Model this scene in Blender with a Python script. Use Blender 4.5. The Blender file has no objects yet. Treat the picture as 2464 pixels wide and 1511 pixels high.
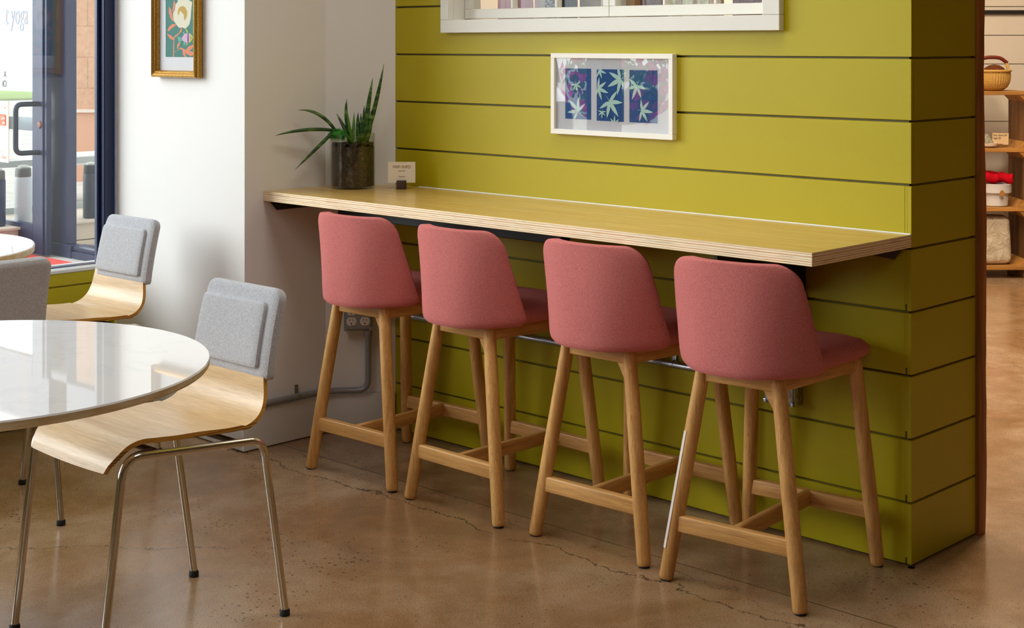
import bpy, bmesh, math, random
from mathutils import Vector, Matrix
random.seed(7)
S = bpy.context.scene
COL = S.collection
PI = math.pi

# ------------------------------------------------------------------ mesh builder
class MB:
    def __init__(self): self.bm = bmesh.new()
    def _fin(self, faces, mi):
        for f in faces: f.material_index = mi
    def box(self, x0, x1, y0, y1, z0, z1, bev=0.0, seg=2, mi=0, rot=None, piv=None):
        g = bmesh.ops.create_cube(self.bm, size=1)
        vs = g['verts']
        for v in vs:
            v.co = Vector(((x0+x1)/2+v.co.x*(x1-x0), (y0+y1)/2+v.co.y*(y1-y0), (z0+z1)/2+v.co.z*(z1-z0)))
        fs = list({f for v in vs for f in v.link_faces})
        if bev > 0:
            es = list({e for v in vs for e in v.link_edges})
            r = bmesh.ops.bevel(self.bm, geom=es, offset=bev, segments=seg, affect='EDGES', profile=.5)
            vs = list({v for f in r['faces'] for v in f.verts} | {v for v in vs if v.is_valid})
            fs = list({f for v in vs for f in v.link_faces})
        self._fin(fs, mi)
        if rot is not None:
            p = Vector(piv) if piv is not None else Vector(((x0+x1)/2, (y0+y1)/2, (z0+z1)/2))
            bmesh.ops.transform(self.bm, matrix=Matrix.Translation(p) @ rot @ Matrix.Translation(-p), verts=vs)
        return vs
    def prism(self, pts, vec, mi=0, side=None, bev=0):
        vec = Vector(vec)
        a = [self.bm.verts.new(Vector(p)) for p in pts]
        b = [self.bm.verts.new(Vector(p)+vec) for p in pts]
        n = len(pts); fs = []
        f = self.bm.faces.new(a[::-1]); f.material_index = mi; fs.append(f)
        f = self.bm.faces.new(b); f.material_index = mi; fs.append(f)
        for i in range(n):
            f = self.bm.faces.new((a[i], a[(i+1) % n], b[(i+1) % n], b[i]))
            f.material_index = mi if side is None else side; fs.append(f)
        bmesh.ops.recalc_face_normals(self.bm, faces=fs)
        if bev:
            es = list({e for f in fs for e in f.edges})
            bmesh.ops.bevel(self.bm, geom=es, offset=bev, segments=2, affect='EDGES', profile=.5)
    def face(self, pts, mi=0):
        f = self.bm.faces.new([self.bm.verts.new(Vector(p)) for p in pts]); f.material_index = mi; return f
    def tube(self, pts, rad, seg=14, mi=0, caps=True, closed=False, smooth_path=0):
        P = [Vector(p) for p in pts]
        R = list(rad) if hasattr(rad, '__len__') else [rad]*len(P)
        n = len(P)
        T = []
        for i in range(n):
            a = P[i-1] if (i > 0 or closed) else P[i]
            b = P[(i+1) % n] if (i < n-1 or closed) else P[i]
            T.append((b-a).normalized())
        up = Vector((0, 0, 1)) if abs(T[0].z) < .9 else Vector((1, 0, 0))
        N = (up - T[0]*up.dot(T[0])).normalized()
        rings = []
        for i in range(n):
            if i: N = (N - T[i]*N.dot(T[i])).normalized()
            B = T[i].cross(N)
            rings.append([self.bm.verts.new(P[i]+(N*math.cos(2*PI*k/seg)+B*math.sin(2*PI*k/seg))*R[i]) for k in range(seg)])
        m = n if closed else n-1
        for i in range(m):
            a, b = rings[i], rings[(i+1) % n]
            for k in range(seg):
                self.bm.faces.new((a[k], a[(k+1) % seg], b[(k+1) % seg], b[k])).material_index = mi
        if caps and not closed:
            self.bm.faces.new(rings[0][::-1]).material_index = mi
            self.bm.faces.new(rings[-1]).material_index = mi
    def lathe(self, prof, c=(0, 0, 0), seg=48, mi=0, cap0=False, cap1=False, squash=None):
        c = Vector(c); rings = []
        for r, z in prof:
            if r < 1e-6: rings.append([self.bm.verts.new(c+Vector((0, 0, z)))])
            else: rings.append([self.bm.verts.new(c+Vector((r*math.cos(2*PI*k/seg), r*math.sin(2*PI*k/seg), z))) for k in range(seg)])
        for a, b in zip(rings, rings[1:]):
            if len(a) == 1 and len(b) == 1: continue
            for k in range(seg):
                k2 = (k+1) % seg
                if len(a) == 1: f = self.bm.faces.new((a[0], b[k2], b[k]))
                elif len(b) == 1: f = self.bm.faces.new((a[k], a[k2], b[0]))
                else: f = self.bm.faces.new((a[k], a[k2], b[k2], b[k]))
                f.material_index = mi
        if cap0: self.bm.faces.new(rings[0][::-1]).material_index = mi
        if cap1: self.bm.faces.new(rings[-1]).material_index = mi
    def grid(self, rows, mi=0):
        V = [[self.bm.verts.new(Vector(p)) for p in r] for r in rows]
        for a, b in zip(V, V[1:]):
            for k in range(len(a)-1):
                self.bm.faces.new((a[k], a[k+1], b[k+1], b[k])).material_index = mi
        return V
    def shell(self, rows, th, mi=0, edge=None, level=False):
        """grid thickened along its normals by th (rows in order, outer side given first)"""
        n, m = len(rows), len(rows[0])
        P = [[Vector(p) for p in r] for r in rows]
        Q = []
        for i in range(n):
            q = []
            for j in range(m):
                du = P[i][min(j+1, m-1)]-P[i][max(j-1, 0)]
                dv = P[min(i+1, n-1)][j]-P[max(i-1, 0)][j]
                nn = du.cross(dv)
                if level: nn.z = 0
                nn.normalize()
                t = th(i, j) if callable(th) else th
                q.append(P[i][j]+nn*t)
            Q.append(q)
        e = mi if edge is None else edge
        A = [[self.bm.verts.new(p) for p in r] for r in P]
        B = [[self.bm.verts.new(p) for p in r] for r in Q]
        fs = []
        for i in range(n-1):
            for j in range(m-1):
                f = self.bm.faces.new((A[i][j], A[i+1][j], A[i+1][j+1], A[i][j+1])); f.material_index = mi; fs.append(f)
                f = self.bm.faces.new((B[i][j], B[i][j+1], B[i+1][j+1], B[i+1][j])); f.material_index = mi; fs.append(f)
        ring = [(0, j) for j in range(m)]+[(i, m-1) for i in range(1, n)]+[(n-1, j) for j in range(m-2, -1, -1)]+[(i, 0) for i in range(n-2, 0, -1)]
        for k in range(len(ring)):
            a, b = ring[k], ring[(k+1) % len(ring)]
            f = self.bm.faces.new((A[a[0]][a[1]], A[b[0]][b[1]], B[b[0]][b[1]], B[a[0]][a[1]])); f.material_index = e; fs.append(f)
        bmesh.ops.recalc_face_normals(self.bm, faces=fs)
    def build(self, name, mats, parent=None, angle=35, smooth=True, subsurf=0, loc=None, rot=None):
        bm = self.bm
        bm.normal_update()
        ca = math.radians(angle)
        for f in bm.faces: f.smooth = smooth
        for e in bm.edges:
            if len(e.link_faces) == 2:
                e.smooth = e.calc_face_angle(0) < ca
        me = bpy.data.meshes.new(name)
        bm.to_mesh(me); bm.free()
        if not isinstance(mats, (list, tuple)): mats = [mats]
        for m in mats: me.materials.append(m)
        o = bpy.data.objects.new(name, me); COL.objects.link(o)
        if parent: o.parent = parent
        if loc: o.location = loc
        if rot: o.rotation_euler = rot
        if subsurf:
            s = o.modifiers.new('s', 'SUBSURF'); s.levels = subsurf; s.render_levels = subsurf
        return o

def tag(o, label, cat, group=None, kind=None):
    o['label'] = label; o['category'] = cat
    if group: o['group'] = group
    if kind: o['kind'] = kind
    return o
def thing(name, label, cat, loc=(0, 0, 0), rz=0, group=None):
    o = bpy.data.objects.new(name, None); COL.objects.link(o)
    o.location = loc; o.rotation_euler = (0, 0, rz); o.empty_display_size = .05
    return tag(o, label, cat, group)
def struct(o): o['kind'] = 'structure'; return o
def dup(root, loc, rz, label):
    r = root.copy(); COL.objects.link(r); r.location = loc; r.rotation_euler = (0, 0, rz); r['label'] = label
    for ch in list(root.children):
        c = ch.copy(); COL.objects.link(c); c.parent = r
        for g in list(ch.children):
            d = g.copy(); COL.objects.link(d); d.parent = c
    return r
def text(name, s, size, mat, parent, loc, rot, align='CENTER', ext=.0004, shear=0, sx=1):
    cu = bpy.data.curves.new(name, 'FONT'); cu.body = s; cu.size = size; cu.align_x = align; cu.extrude = ext; cu.shear = shear
    cu.materials.append(mat)
    o = bpy.data.objects.new(name, cu); COL.objects.link(o); o.location = loc; o.rotation_euler = rot; o.scale = (sx, 1, 1)
    bpy.context.view_layer.update()
    me = bpy.data.meshes.new_from_object(o.evaluated_get(bpy.context.evaluated_depsgraph_get()))
    loc_, rot_ = tuple(loc), tuple(rot)
    bpy.data.objects.remove(o); bpy.data.curves.remove(cu)
    o = bpy.data.objects.new(name, me); COL.objects.link(o); o.location = loc_; o.rotation_euler = rot_; o.scale = (sx, 1, 1)
    if not me.materials: me.materials.append(mat)
    if parent: o.parent = parent
    return o
def arc(c, r, a0, a1, n, ax, ay):
    c = Vector(c); ax = Vector(ax); ay = Vector(ay)
    return [c+ax*(r*math.cos(a0+(a1-a0)*i/n))+ay*(r*math.sin(a0+(a1-a0)*i/n)) for i in range(n+1)]
def fillet(pts, r, n=8):
    P = [Vector(p) for p in pts]; out = [P[0]]
    for a, b, c in zip(P, P[1:], P[2:]):
        d1 = (a-b).normalized(); d2 = (c-b).normalized()
        ang = d1.angle(d2)
        t = min(r/math.tan(ang/2), (a-b).length*.49, (c-b).length*.49)
        p0 = b+d1*t; p1 = b+d2*t
        for i in range(n+1):
            s = i/n
            out.append((1-s)**2*p0+2*s*(1-s)*b+s*s*p1)
    out.append(P[-1]); return out
def catmull(pts, n=8):
    P = [Vector(p) for p in pts]; P = [2*P[0]-P[1]]+P+[2*P[-1]-P[-2]]; out = []
    for i in range(1, len(P)-2):
        for k in range(n):
            t = k/n; a, b, c, d = P[i-1:i+3]
            out.append(.5*((2*b)+(c-a)*t+(2*a-5*b+4*c-d)*t*t+(-a+3*b-3*c+d)*t**3))
    out.append(P[-2]); return out

# ------------------------------------------------------------------ materials
def lin(c):
    return tuple((x/255/12.92 if x/255 <= .04045 else ((x/255+.055)/1.055)**2.4) for x in c)+(1,)
class NT:
    def __init__(self, name):
        self.m = bpy.data.materials.new(name); self.m.use_nodes = True
        self.t = self.m.node_tree; self.n = self.t.nodes; self.l = self.t.links
        self.b = self.n['Principled BSDF']; self.out = self.n['Material Output']
    def N(self, typ, **kw):
        x = self.n.new(typ)
        for k, v in kw.items():
            if k.startswith('i_'): x.inputs[k[2:].replace('_', ' ')].default_value = v
            else: setattr(x, k, v)
        return x
    def L(self, a, b): self.l.new(a, b)
    def coord(self, scale=(1, 1, 1), kind='Object', rnd=0, rot=(0, 0, 0)):
        tc = self.N('ShaderNodeTexCoord'); mp = self.N('ShaderNodeMapping')
        mp.inputs['Scale'].default_value = scale; mp.inputs['Rotation'].default_value = rot
        self.L(tc.outputs[kind], mp.inputs['Vector'])
        if rnd:
            oi = self.N('ShaderNodeObjectInfo'); mu = self.N('ShaderNodeMath', operation='MULTIPLY'); mu.inputs[1].default_value = rnd
            self.L(oi.outputs['Random'], mu.inputs[0]); self.L(mu.outputs[0], mp.inputs['Location'])
        return mp.outputs['Vector']
    def noise(self, vec, scale, detail=4, rough=.5, dist=0):
        x = self.N('ShaderNodeTexNoise'); x.inputs['Scale'].default_value = scale; x.inputs['Detail'].default_value = detail
        x.inputs['Roughness'].default_value = rough; x.inputs['Distortion'].default_value = dist
        self.L(vec, x.inputs['Vector']); return x.outputs['Fac']
    def ramp(self, fac, stops, interp='LINEAR'):
        r = self.N('ShaderNodeValToRGB'); r.color_ramp.interpolation = interp
        e = r.color_ramp.elements
        while len(e) < len(stops): e.new(.5)
        for k, (p, c) in enumerate(stops): e[k].position = p; e[k].color = c if len(c) == 4 else (*c, 1)
        self.L(fac, r.inputs['Fac']); return r.outputs['Color']
    def mix(self, fac, a, b, mode='MIX'):
        x = self.N('ShaderNodeMix', data_type='RGBA', blend_type=mode)
        for s, v in ((0, fac), (6, a), (7, b)):
            if hasattr(v, 'is_linked'): self.L(v, x.inputs[s])
            else: x.inputs[s].default_value = v
        return x.outputs[2]
    def math(self, op, a, b=None, c=None, clamp=False):
        x = self.N('ShaderNodeMath', operation=op); x.use_clamp = clamp
        for s, v in enumerate((a, b, c)):
            if v is None: continue
            if hasattr(v, 'is_linked'): self.L(v, x.inputs[s])
            else: x.inputs[s].default_value = v
        return x.outputs[0]
    def bump(self, h, strength=.2, dist=.002):
        x = self.N('ShaderNodeBump'); x.inputs['Strength'].default_value = strength; x.inputs['Distance'].default_value = dist
        self.L(h, x.inputs['Height']); self.L(x.outputs['Normal'], self.b.inputs['Normal'])
    def set(self, **kw):
        for k, v in kw.items():
            i = self.b.inputs[k.replace('_', ' ')]
            if hasattr(v, 'is_linked'): self.L(v, i)
            else: i.default_value = v
        return self
def flat(name, c, rough=.6, metal=0, spec=.5):
    t = NT(name); t.set(Base_Color=lin(c), Roughness=rough, Metallic=metal); t.b.inputs['Specular IOR Level'].default_value = spec
    return t.m
def paint(name, c, rough=.45, var=.06, bump=.08, spec=.5):
    t = NT(name); v = t.coord()
    n = t.noise(v, 3, 3); base = lin(c)
    d = tuple(x*(1-var*2) for x in base[:3])+(1,)
    t.set(Base_Color=t.mix(n, base, d), Roughness=rough)
    t.b.inputs['Specular IOR Level'].default_value = spec
    t.bump(t.noise(v, 260, 3), bump, .001)
    return t.m
def wood(name, light, dark, axis='Z', rough=.42, scale=1.0, fine=1.0, rnd=7, coat=0, pores=.55):
    t = NT(name)
    st = {'X': (.06, 1, 1), 'Y': (1, .06, 1), 'Z': (1, 1, .06)}[axis]
    v = t.coord(tuple(s*scale for s in st), rnd=rnd)
    n1 = t.noise(v, 28, 3, .6, .6); n2 = t.noise(v, 190*fine, 3, .7)
    v3 = t.coord(tuple(s*scale for s in {'X': (.02, 1, 1), 'Y': (1, .02, 1), 'Z': (1, 1, .02)}[axis]), rnd=rnd)
    n3 = t.noise(v3, 420*fine, 2, .6)
    c = t.ramp(n1, [(.3, lin(dark)), (.62, lin(light))])
    c = t.mix(t.ramp(n2, [(.42, (0, 0, 0)), (.62, (1, 1, 1))]), t.mix(.22, c, lin(tuple(x*.55 for x in dark))), c)
    c = t.mix(t.math('MULTIPLY', t.ramp(n3, [(.60, (0, 0, 0)), (.7, (1, 1, 1))]), pores), c, lin(tuple(x*.6 for x in dark)))
    t.set(Base_Color=c, Roughness=rough); t.b.inputs['Coat Weight'].default_value = coat; t.b.inputs['Coat Roughness'].default_value = .15
    t.bump(n2, .06, .001)
    return t.m
def ply_edge(name, lo, hi, z0, z1, layers, rough=.5):
    """layers seen on a cut edge of plywood, running level between object heights z0 and z1"""
    t = NT(name); tc = t.N('ShaderNodeTexCoord'); sp = t.N('ShaderNodeSeparateXYZ'); t.L(tc.outputs['Object'], sp.inputs[0])
    nv = t.coord((1.2, 1.2, 4)); wob = t.noise(nv, 3, 3)
    z = t.math('MULTIPLY_ADD', wob, .0016, sp.outputs[2])
    f = t.math('DIVIDE', t.math('SUBTRACT', z, z0+.0008), z1-z0)
    stops = []
    if not hasattr(layers, '__len__'): layers = [k/layers for k in range(layers)]
    for k, p in enumerate(layers):
        stops.append((p, lin(hi) if k % 2 == 0 else lin(lo)))
    c = t.ramp(f, stops, 'CONSTANT')
    gr = t.noise(t.coord((2, 2, 60)), 9, 4, .7)
    c = t.mix(t.ramp(gr, [(.45, (0, 0, 0)), (.7, (1, 1, 1))]), c, t.mix(.5, c, lin(lo)))
    pa = t.noise(t.coord((3, 3, 130)), 2.2, 2, .5)
    c = t.mix(t.ramp(pa, [(.64, (0, 0, 0)), (.7, (.8, .8, .8))]), c, lin(tuple(x*.55 for x in lo)))
    t.set(Base_Color=c, Roughness=rough); return t.m
def fabric(name, light, dark, scale=900, bump=.5, sheen=.4, axes=None):
    t = NT(name); v = t.coord()
    n = t.noise(v, scale, 2, .8); n2 = t.noise(v, scale*.3, 3, .7)
    m = t.math('ADD', t.math('MULTIPLY', n, .8), t.math('MULTIPLY', n2, .2))
    t.set(Base_Color=t.ramp(m, [(.38, lin(dark)), (.62, lin(light))]), Roughness=.95)
    t.b.inputs['Specular IOR Level'].default_value = .15
    t.b.inputs['Sheen Weight'].default_value = sheen; t.b.inputs['Sheen Roughness'].default_value = .5
    t.b.inputs['Sheen Tint'].default_value = lin(light)
    t.bump(m, bump, .002); return t.m
def glass(name, tint=(1, 1, 1, 1), refl=1.7, rough=0.0):
    t = NT(name); t.n.remove(t.b)
    tr = t.N('ShaderNodeBsdfTransparent'); tr.inputs['Color'].default_value = tint
    gl = t.N('ShaderNodeBsdfGlossy'); gl.inputs['Roughness'].default_value = rough
    fr = t.N('ShaderNodeFresnel'); fr.inputs['IOR'].default_value = 1.5
    geo = t.N('ShaderNodeNewGeometry'); 
    # the same reflectance seen from either side of the pane
    ior = t.math('ADD', t.math('MULTIPLY', geo.outputs['Backfacing'], 1/1.5-1.5), 1.5)
    t.L(ior, fr.inputs['IOR'])
    f = t.math('MULTIPLY', fr.outputs[0], refl, clamp=True)
    mx = t.N('ShaderNodeMixShader'); t.L(f, mx.inputs[0]); t.L(tr.outputs[0], mx.inputs[1]); t.L(gl.outputs[0], mx.inputs[2])
    t.L(mx.outputs[0], t.out.inputs['Surface']); return t.m

GREEN = paint('olive_green_paint', (186, 171, 10), .42, .05, .10, .3)
WHITE = paint('white_wall_paint', (232, 229, 226), .6, .01, .05)
CASING = paint('cream_trim_paint', (232, 229, 218), .4, .03, .05)
BASEB = paint('grey_white_baseboard_paint', (216, 213, 208), .45, .02, .05)
FARWALL = paint('tan_wall_paint', (150, 134, 112), .7, .02, 0)
CEIL = paint('ceiling_paint', (170, 162, 150), .7, .02, .0)
NAVY = flat('dark_navy_steel', (14, 17, 24), .45)
FRAME = paint('dark_blue_frame_paint', (16, 33, 72), .38, .05, .02)
GLASS = glass('clear_glass', (.97, .985, .98, 1), 1.25)
OLDGLASS = glass('old_window_glass', (.97, .985, .97, 1), .5)
ARTGLASS = glass('picture_glass', (.99, .99, .99, 1), 2.6)
VGLASS = glass('vase_glass', (.93, .95, .90, 1), .9)
OAKZ = wood('oak_upright', (228, 174, 102), (194, 136, 70), 'Z')
OAKX = wood('oak_crosswise', (228, 174, 102), (194, 136, 70), 'X')
OAKY = wood('oak_lengthwise', (228, 174, 102), (194, 136, 70), 'Y')
VENEER = wood('oak_veneer', (224, 190, 138), (206, 166, 110), 'X', .36, 1, 1.1, 3, .12, .4)
COUNTERTOP = wood('birch_plywood_face', (228, 188, 108), (216, 172, 88), 'X', .26, .5, .7, 0, .25, .15)
COUNTEREDGE = ply_edge('counter_plywood_edge', (214, 156, 92), (255, 240, 206), .837, .871, [0, .13, .17, .30, .35, .47, .50, .64, .70, .84, .88])
PLYEDGE = ply_edge('chair_plywood_edge', (150, 96, 24), (206, 150, 58), .44, .476, 11)
PINK = fabric('pink_woven_fabric', (224, 138, 132), (170, 84, 82), 950, .35, .25)
FELT = fabric('grey_felt', (214, 216, 222), (160, 159, 162), 560, .8, .6)
CHROME = flat('chrome', (205, 200, 190), .12, 1)
STEEL = flat('galvanised_steel', (186, 192, 200), .3, 1)
GREYBOX = flat('grey_box_metal', (150, 152, 156), .4, .3)
RUBBER = flat('black_rubber', (14, 13, 13), .6)
IVORY = flat('ivory_plastic', (226, 220, 208), .4)
DARK = flat('dark_slot', (12, 11, 10), .7)
BROWNSTEEL = flat('bronze_seat_bracket', (66, 44, 26), .4, .6)

def marble():
    t = NT('white_marble'); v = t.coord()
    n = t.noise(v, 2.2, 6, .62, 1.6)
    w = t.ramp(n, [(.46, (1, 1, 1)), (.5, (0, 0, 0)), (.54, (1, 1, 1))])
    c = t.mix(w, lin((234, 234, 233)), lin((240, 239, 237)))
    r = t.ramp(t.noise(t.coord((9, 60, 9), rot=(0, 0, .6)), 6, 3), [(.55, (.02, .02, .02)), (.75, (.10, .10, .10))])
    t.set(Base_Color=c, Roughness=r); t.b.inputs['IOR'].default_value = 1.7; return t.m
MARBLE = marble()
def marble_edge():
    t = NT('marble_edge'); n = t.noise(t.coord((4, 4, 12)), 5, 4, .6)
    t.set(Base_Color=t.ramp(n, [(.35, lin((214, 190, 140))), (.65, lin((240, 228, 194)))]), Roughness=.35); return t.m
MEDGE = marble_edge()

def concrete():
    t = NT('polished_brown_concrete'); v = t.coord()
    n1 = t.noise(v, 1.3, 6, .62, .5); n2 = t.noise(v, 9, 5, .7); n3 = t.noise(v, 230, 3, .75)
    c = t.ramp(n1, [(.3, lin((126, 92, 60))), (.44, lin((160, 122, 84))), (.58, lin((182, 152, 120))), (.72, lin((156, 112, 76)))])
    c = t.mix(t.ramp(n2, [(.3, (.4, .4, .4)), (.7, (0, 0, 0))]), c, lin((118, 92, 62)))
    c = t.mix(t.ramp(n3, [(.36, (.7, .7, .7)), (.48, (0, 0, 0))]), c, lin((78, 60, 40)))
    vo = t.N('ShaderNodeTexVoronoi'); vo.inputs['Scale'].default_value = 46; t.L(v, vo.inputs['Vector'])
    big = t.noise(v, 2.4, 2)
    sp = t.math('LESS_THAN', vo.outputs['Distance'], t.math('MULTIPLY', t.math('SUBTRACT', big, .38, clamp=True), .7))
    c = t.mix(t.math('MULTIPLY', sp, .7), c, lin((54, 42, 30)))
    sv = t.N('ShaderNodeSeparateXYZ'); t.L(v, sv.inputs[0]); X, Y = sv.outputs[0], sv.outputs[1]
    wob = t.noise(v, 3.2, 7, .68); jit = t.noise(v, 26, 4, .7)
    # straight control joint in front of the counter wall, wandering crack beside it
    def line(y0, slope, amp, w, off=.5, fine=.0):
        a = t.math('SUBTRACT', Y, t.math('MULTIPLY_ADD', X, slope, y0))
        a = t.math('SUBTRACT', a, t.math('MULTIPLY', t.math('SUBTRACT', wob, off), amp))
        a = t.math('SUBTRACT', a, t.math('MULTIPLY', t.math('SUBTRACT', jit, .5), fine))
        return t.math('LESS_THAN', t.math('ABSOLUTE', a), w)
    inx = t.math('GREATER_THAN', X, -3.0)
    j1 = line(-.392, .006, .0, .0022, .5, .006)
    thin = t.math('MULTIPLY', t.math('GREATER_THAN', t.noise(v, 5, 3), .40), line(-.545, .0, .22, .0026, .5, .03))
    j3 = t.math('MULTIPLY', t.math('GREATER_THAN', t.noise(v, 7, 3), .46), line(-.50, -.04, .5, .0016, .46, .05))
    yl = line(.2, .95, .3, .002, .5, .02)
    yl = t.math('MULTIPLY', yl, t.math('LESS_THAN', X, -1.4))
    cr = t.math('MAXIMUM', t.math('MAXIMUM', j1, thin), t.math('MAXIMUM', j3, yl))
    cr = t.math('MULTIPLY', t.math('MULTIPLY', cr, inx), .8)
    c = t.mix(cr, c, lin((30, 24, 18)))
    t.set(Base_Color=c, Roughness=t.ramp(n2, [(.3, (.12, .12, .12)), (.7, (.27, .27, .27))]))
    h = t.math('SUBTRACT', t.math('MULTIPLY', n3, .15), cr); t.bump(h, .06, .002)
    return t.m
CONC = concrete()

# ------------------------------------------------------------------ room shell
PITCH = .1667
XL = -2.99      # window wall
YW = -.535      # white wall beside it
H = 3.1
def boards_front():
    m = MB()
    m.box(-2.04, -.012, .012, .03, 0, H)                                  # behind the gaps
    k = 0
    while k*PITCH < H-.01:
        z0 = k*PITCH+(.006 if k == 0 else .0032); z1 = min((k+1)*PITCH-.0032, H)
        xr = -.0185 if z1 < 1.001 else -.0003
        spans = [(-2.034, xr)]
        if z1 > 1.415: spans = [(-2.034, -1.745), (-.415, xr)]
        if z0 < 1.43 < z1:
            m.prism([(-2.034, 0, z0), (xr, 0, z0), (xr, 0, z1), (-.415, 0, z1), (-.415, 0, 1.43), (-1.745, 0, 1.43), (-1.745, 0, z1), (-2.034, 0, z1)], (0, .0125, 0))
            k += 1; continue
        if z0 > 2.35: spans = [(-2.034, xr)]
        for a, b in spans: m.box(a, b, 0, .0125, z0, z1, .0012, 1)
        k += 1
    bm = m.bm
    return m
m = boards_front()
# the hole of the inner window through the backing layer
o = m.build('wall_back', GREEN); struct(o)
def cut(o, box):
    x0, x1, y0, y1, z0, z1 = box
    bm = bmesh.new(); bm.from_mesh(o.data)
    kill = [f for f in bm.faces if all(x0 <= v.co.x <= x1 and y0 <= v.co.y <= y1 and z0 <= v.co.z <= z1 for v in f.verts)]
    bmesh.ops.delete(bm, geom=kill, context='FACES'); bm.to_mesh(o.data); bm.free()
# backing rebuilt around the window opening
cut(o, (-2.05, -.01, .0118, .031, -.01, H+.01))
bm = bmesh.new(); bm.from_mesh(o.data); bm.free()
m = MB()
for a in ((-2.04, -1.745, 0, H), (-.415, -.0128, 0, H), (-1.745, -.415, 0, 1.43), (-1.745, -.415, 2.33, H)):
    m.box(a[0], a[1], .0118, .03, a[2], a[3])
    m.box(a[0], min(a[1], -.121), .03, .13, a[2], a[3], mi=1)
struct(m.build('wall_core', [paint('groove_paint', (120, 108, 22), .5), WHITE]))
m = MB()
k = 0
while k*PITCH < H-.01:
    z0 = k*PITCH+(.006 if k == 0 else .0032); z1 = min((k+1)*PITCH-.0032, H)
    y0 = 0 if z1 < 1.001 else .0145
    m.box(-.0125, 0, y0, .356, z0, z1, .0008, 1)
    if y0 == 0: m.box(-.0182, -.0125, 0, .012, z0+.017, z1)
    k += 1
m.box(-.12, -.0122, .03, .356, 0, H)
struct(m.build('wall_end', GREEN))
# rough wooden post at the end of the green wall
m = MB()
rows = []
rnd = random.Random(3)
N = 60
poly0 = [(-.13, .357), (.010, .357), (.012, .362), (.012, .392), (.006, .402), (-.13, .402)]
rings = []
for i in range(N+1):
    z = H*i/N
    w = .004*math.sin(z*3.1)+.002*math.sin(z*9)+rnd.uniform(-.001, .001)
    rings.append([m.bm.verts.new((x+(w*.4 if x > 0 else 0), y+(w if y > .38 else 0), z)) for x, y in poly0])
for a, b in zip(rings, rings[1:]):
    for k in range(6): m.bm.faces.new((a[k], a[(k+1) % 6], b[(k+1) % 6], b[k]))
m.bm.faces.new(rings[-1]); m.bm.faces.new(rings[0][::-1])
struct(m.build('trim_1', wood('rough_stained_timber', (184, 112, 42), (124, 74, 24), 'Z', .6, .8, .6)))
# white column that closes the counter niche, with its slanted face
m = MB()
colp = [(XL+.0, YW, 0), (-2.175, YW-.008, 0), (-2.175, -.195, 0), (-2.025, .0, 0), (-2.025, .14, 0), (XL+.0, .14, 0)]
m.prism(colp, (0, 0, H))
struct(m.build('wall_column', WHITE, angle=20))
m = MB()
def bb(p0, p1, t, h):
    p0 = Vector(p0); p1 = Vector(p1); d = (p1-p0).normalized(); n = Vector((d.y, -d.x, 0))*t
    m.prism([p0, p1, p1+n, p0+n], (0, 0, h), bev=.0015)
bb((XL+.03, YW-.0005, .004), (-2.163, YW-.0085, .004), .012, .133)
bb((-2.1755, YW-.02, .004), (-2.1755, -.19, .004), -.013, .133) if False else m.box(-2.1752, -2.162, YW-.0205, -.197, .004, .137, .0012, 1)
bb((-2.172, -.1952, .004), (-2.024, -.003, .004), .012, .133)
struct(m.build('baseboard_column', BASEB))
# knee wall below the shop window
m = MB()
YWIN = -6.2  # window carried on out of view to bring more daylight onto the green wall
m.box(XL-.14, XL-.012, -8, YW+.01, 0, .53)
zz = [(.006, .1635), (.1700, .3302), (.3366, .4850), (.4914, .536)]
for a, b in zz: m.box(XL-.0125, XL, -8, YW, a, b, .0012, 1)
struct(m.build('wall_left', GREEN))
m = MB()
m.box(XL-.14, XL+.004, YWIN-.05, YW, .536, .549, .002, 1)
struct(m.build('trim_2', paint('pale_metal_sill', (214, 216, 214), .25, .02, .0)))
m = MB()
m.box(XL-.14, XL, -8, YWIN-.05, .53, H); m.box(XL-.14, XL, YWIN-.05, YW+.01, 2.75, H)
struct(m.build('wall_window_side', WHITE))
# shop-front window: posts, rails and panes
w = bpy.data.objects.new('window_1', None); COL.objects.link(w); struct(w)
m = MB()
m.box(XL-.046, XL-.005, -.583, YW, .549, 2.75, .003, 1)
m.box(XL-.052, XL-.032, -.596, -.583, .549, 2.75, .002, 1)
m.box(XL-.11, XL-.005, -2.46, -2.30, .549, 2.75, .003, 1)
m.box(XL-.11, XL-.005, -4.46, -4.36, .549, 2.75, .003, 1)
m.box(XL-.11, XL-.005, YWIN-.05, YWIN, .549, 2.75, .003, 1)
m.box(XL-.085, XL-.01, YWIN, -.583, 2.70, 2.75, .003, 1)
m.box(XL-.085, XL-.05, YWIN, -.583, .549, .553, .001, 1)
struct(m.build('window_frame', FRAME, w))
m = MB(); m.box(XL-.043, XL-.037, -2.30, -.59, .553, 2.70); struct(m.build('window_pane', GLASS, w))
m = MB(); m.box(XL-.043, XL-.037, -4.36, -2.46, .553, 2.70); struct(m.build('window_pane', GLASS, w))
m = MB(); m.box(XL-.043, XL-.037, YWIN, -4.46, .553, 2.70); struct(m.build('window_pane', GLASS, w))  # unseen pane, added for extra daylight on the right of the green wall

m = MB(); m.box(-3.13, 7, -8.2, 10, -.1, 0); struct(m.build('floor', CONC))
m = MB(); m.box(-3.13, 7, -8.2, 10, H, H+.1); struct(m.build('ceiling', CEIL))
m = MB(); m.box(-3.13, 7, -8.2, -8, 0, H); struct(m.build('wall_front', FARWALL))
m = MB(); m.box(-3.13, 6.2, 10, 10.2, 0, H); struct(m.build('wall_far', FARWALL))
m = MB(); m.box(6, 6.2, -8, 10, 0, H); struct(m.build('wall_right', FARWALL))
m = MB(); m.box(-3.13, -2.99, .14, 10, 0, H); struct(m.build('wall_shop_side', WHITE))

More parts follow.
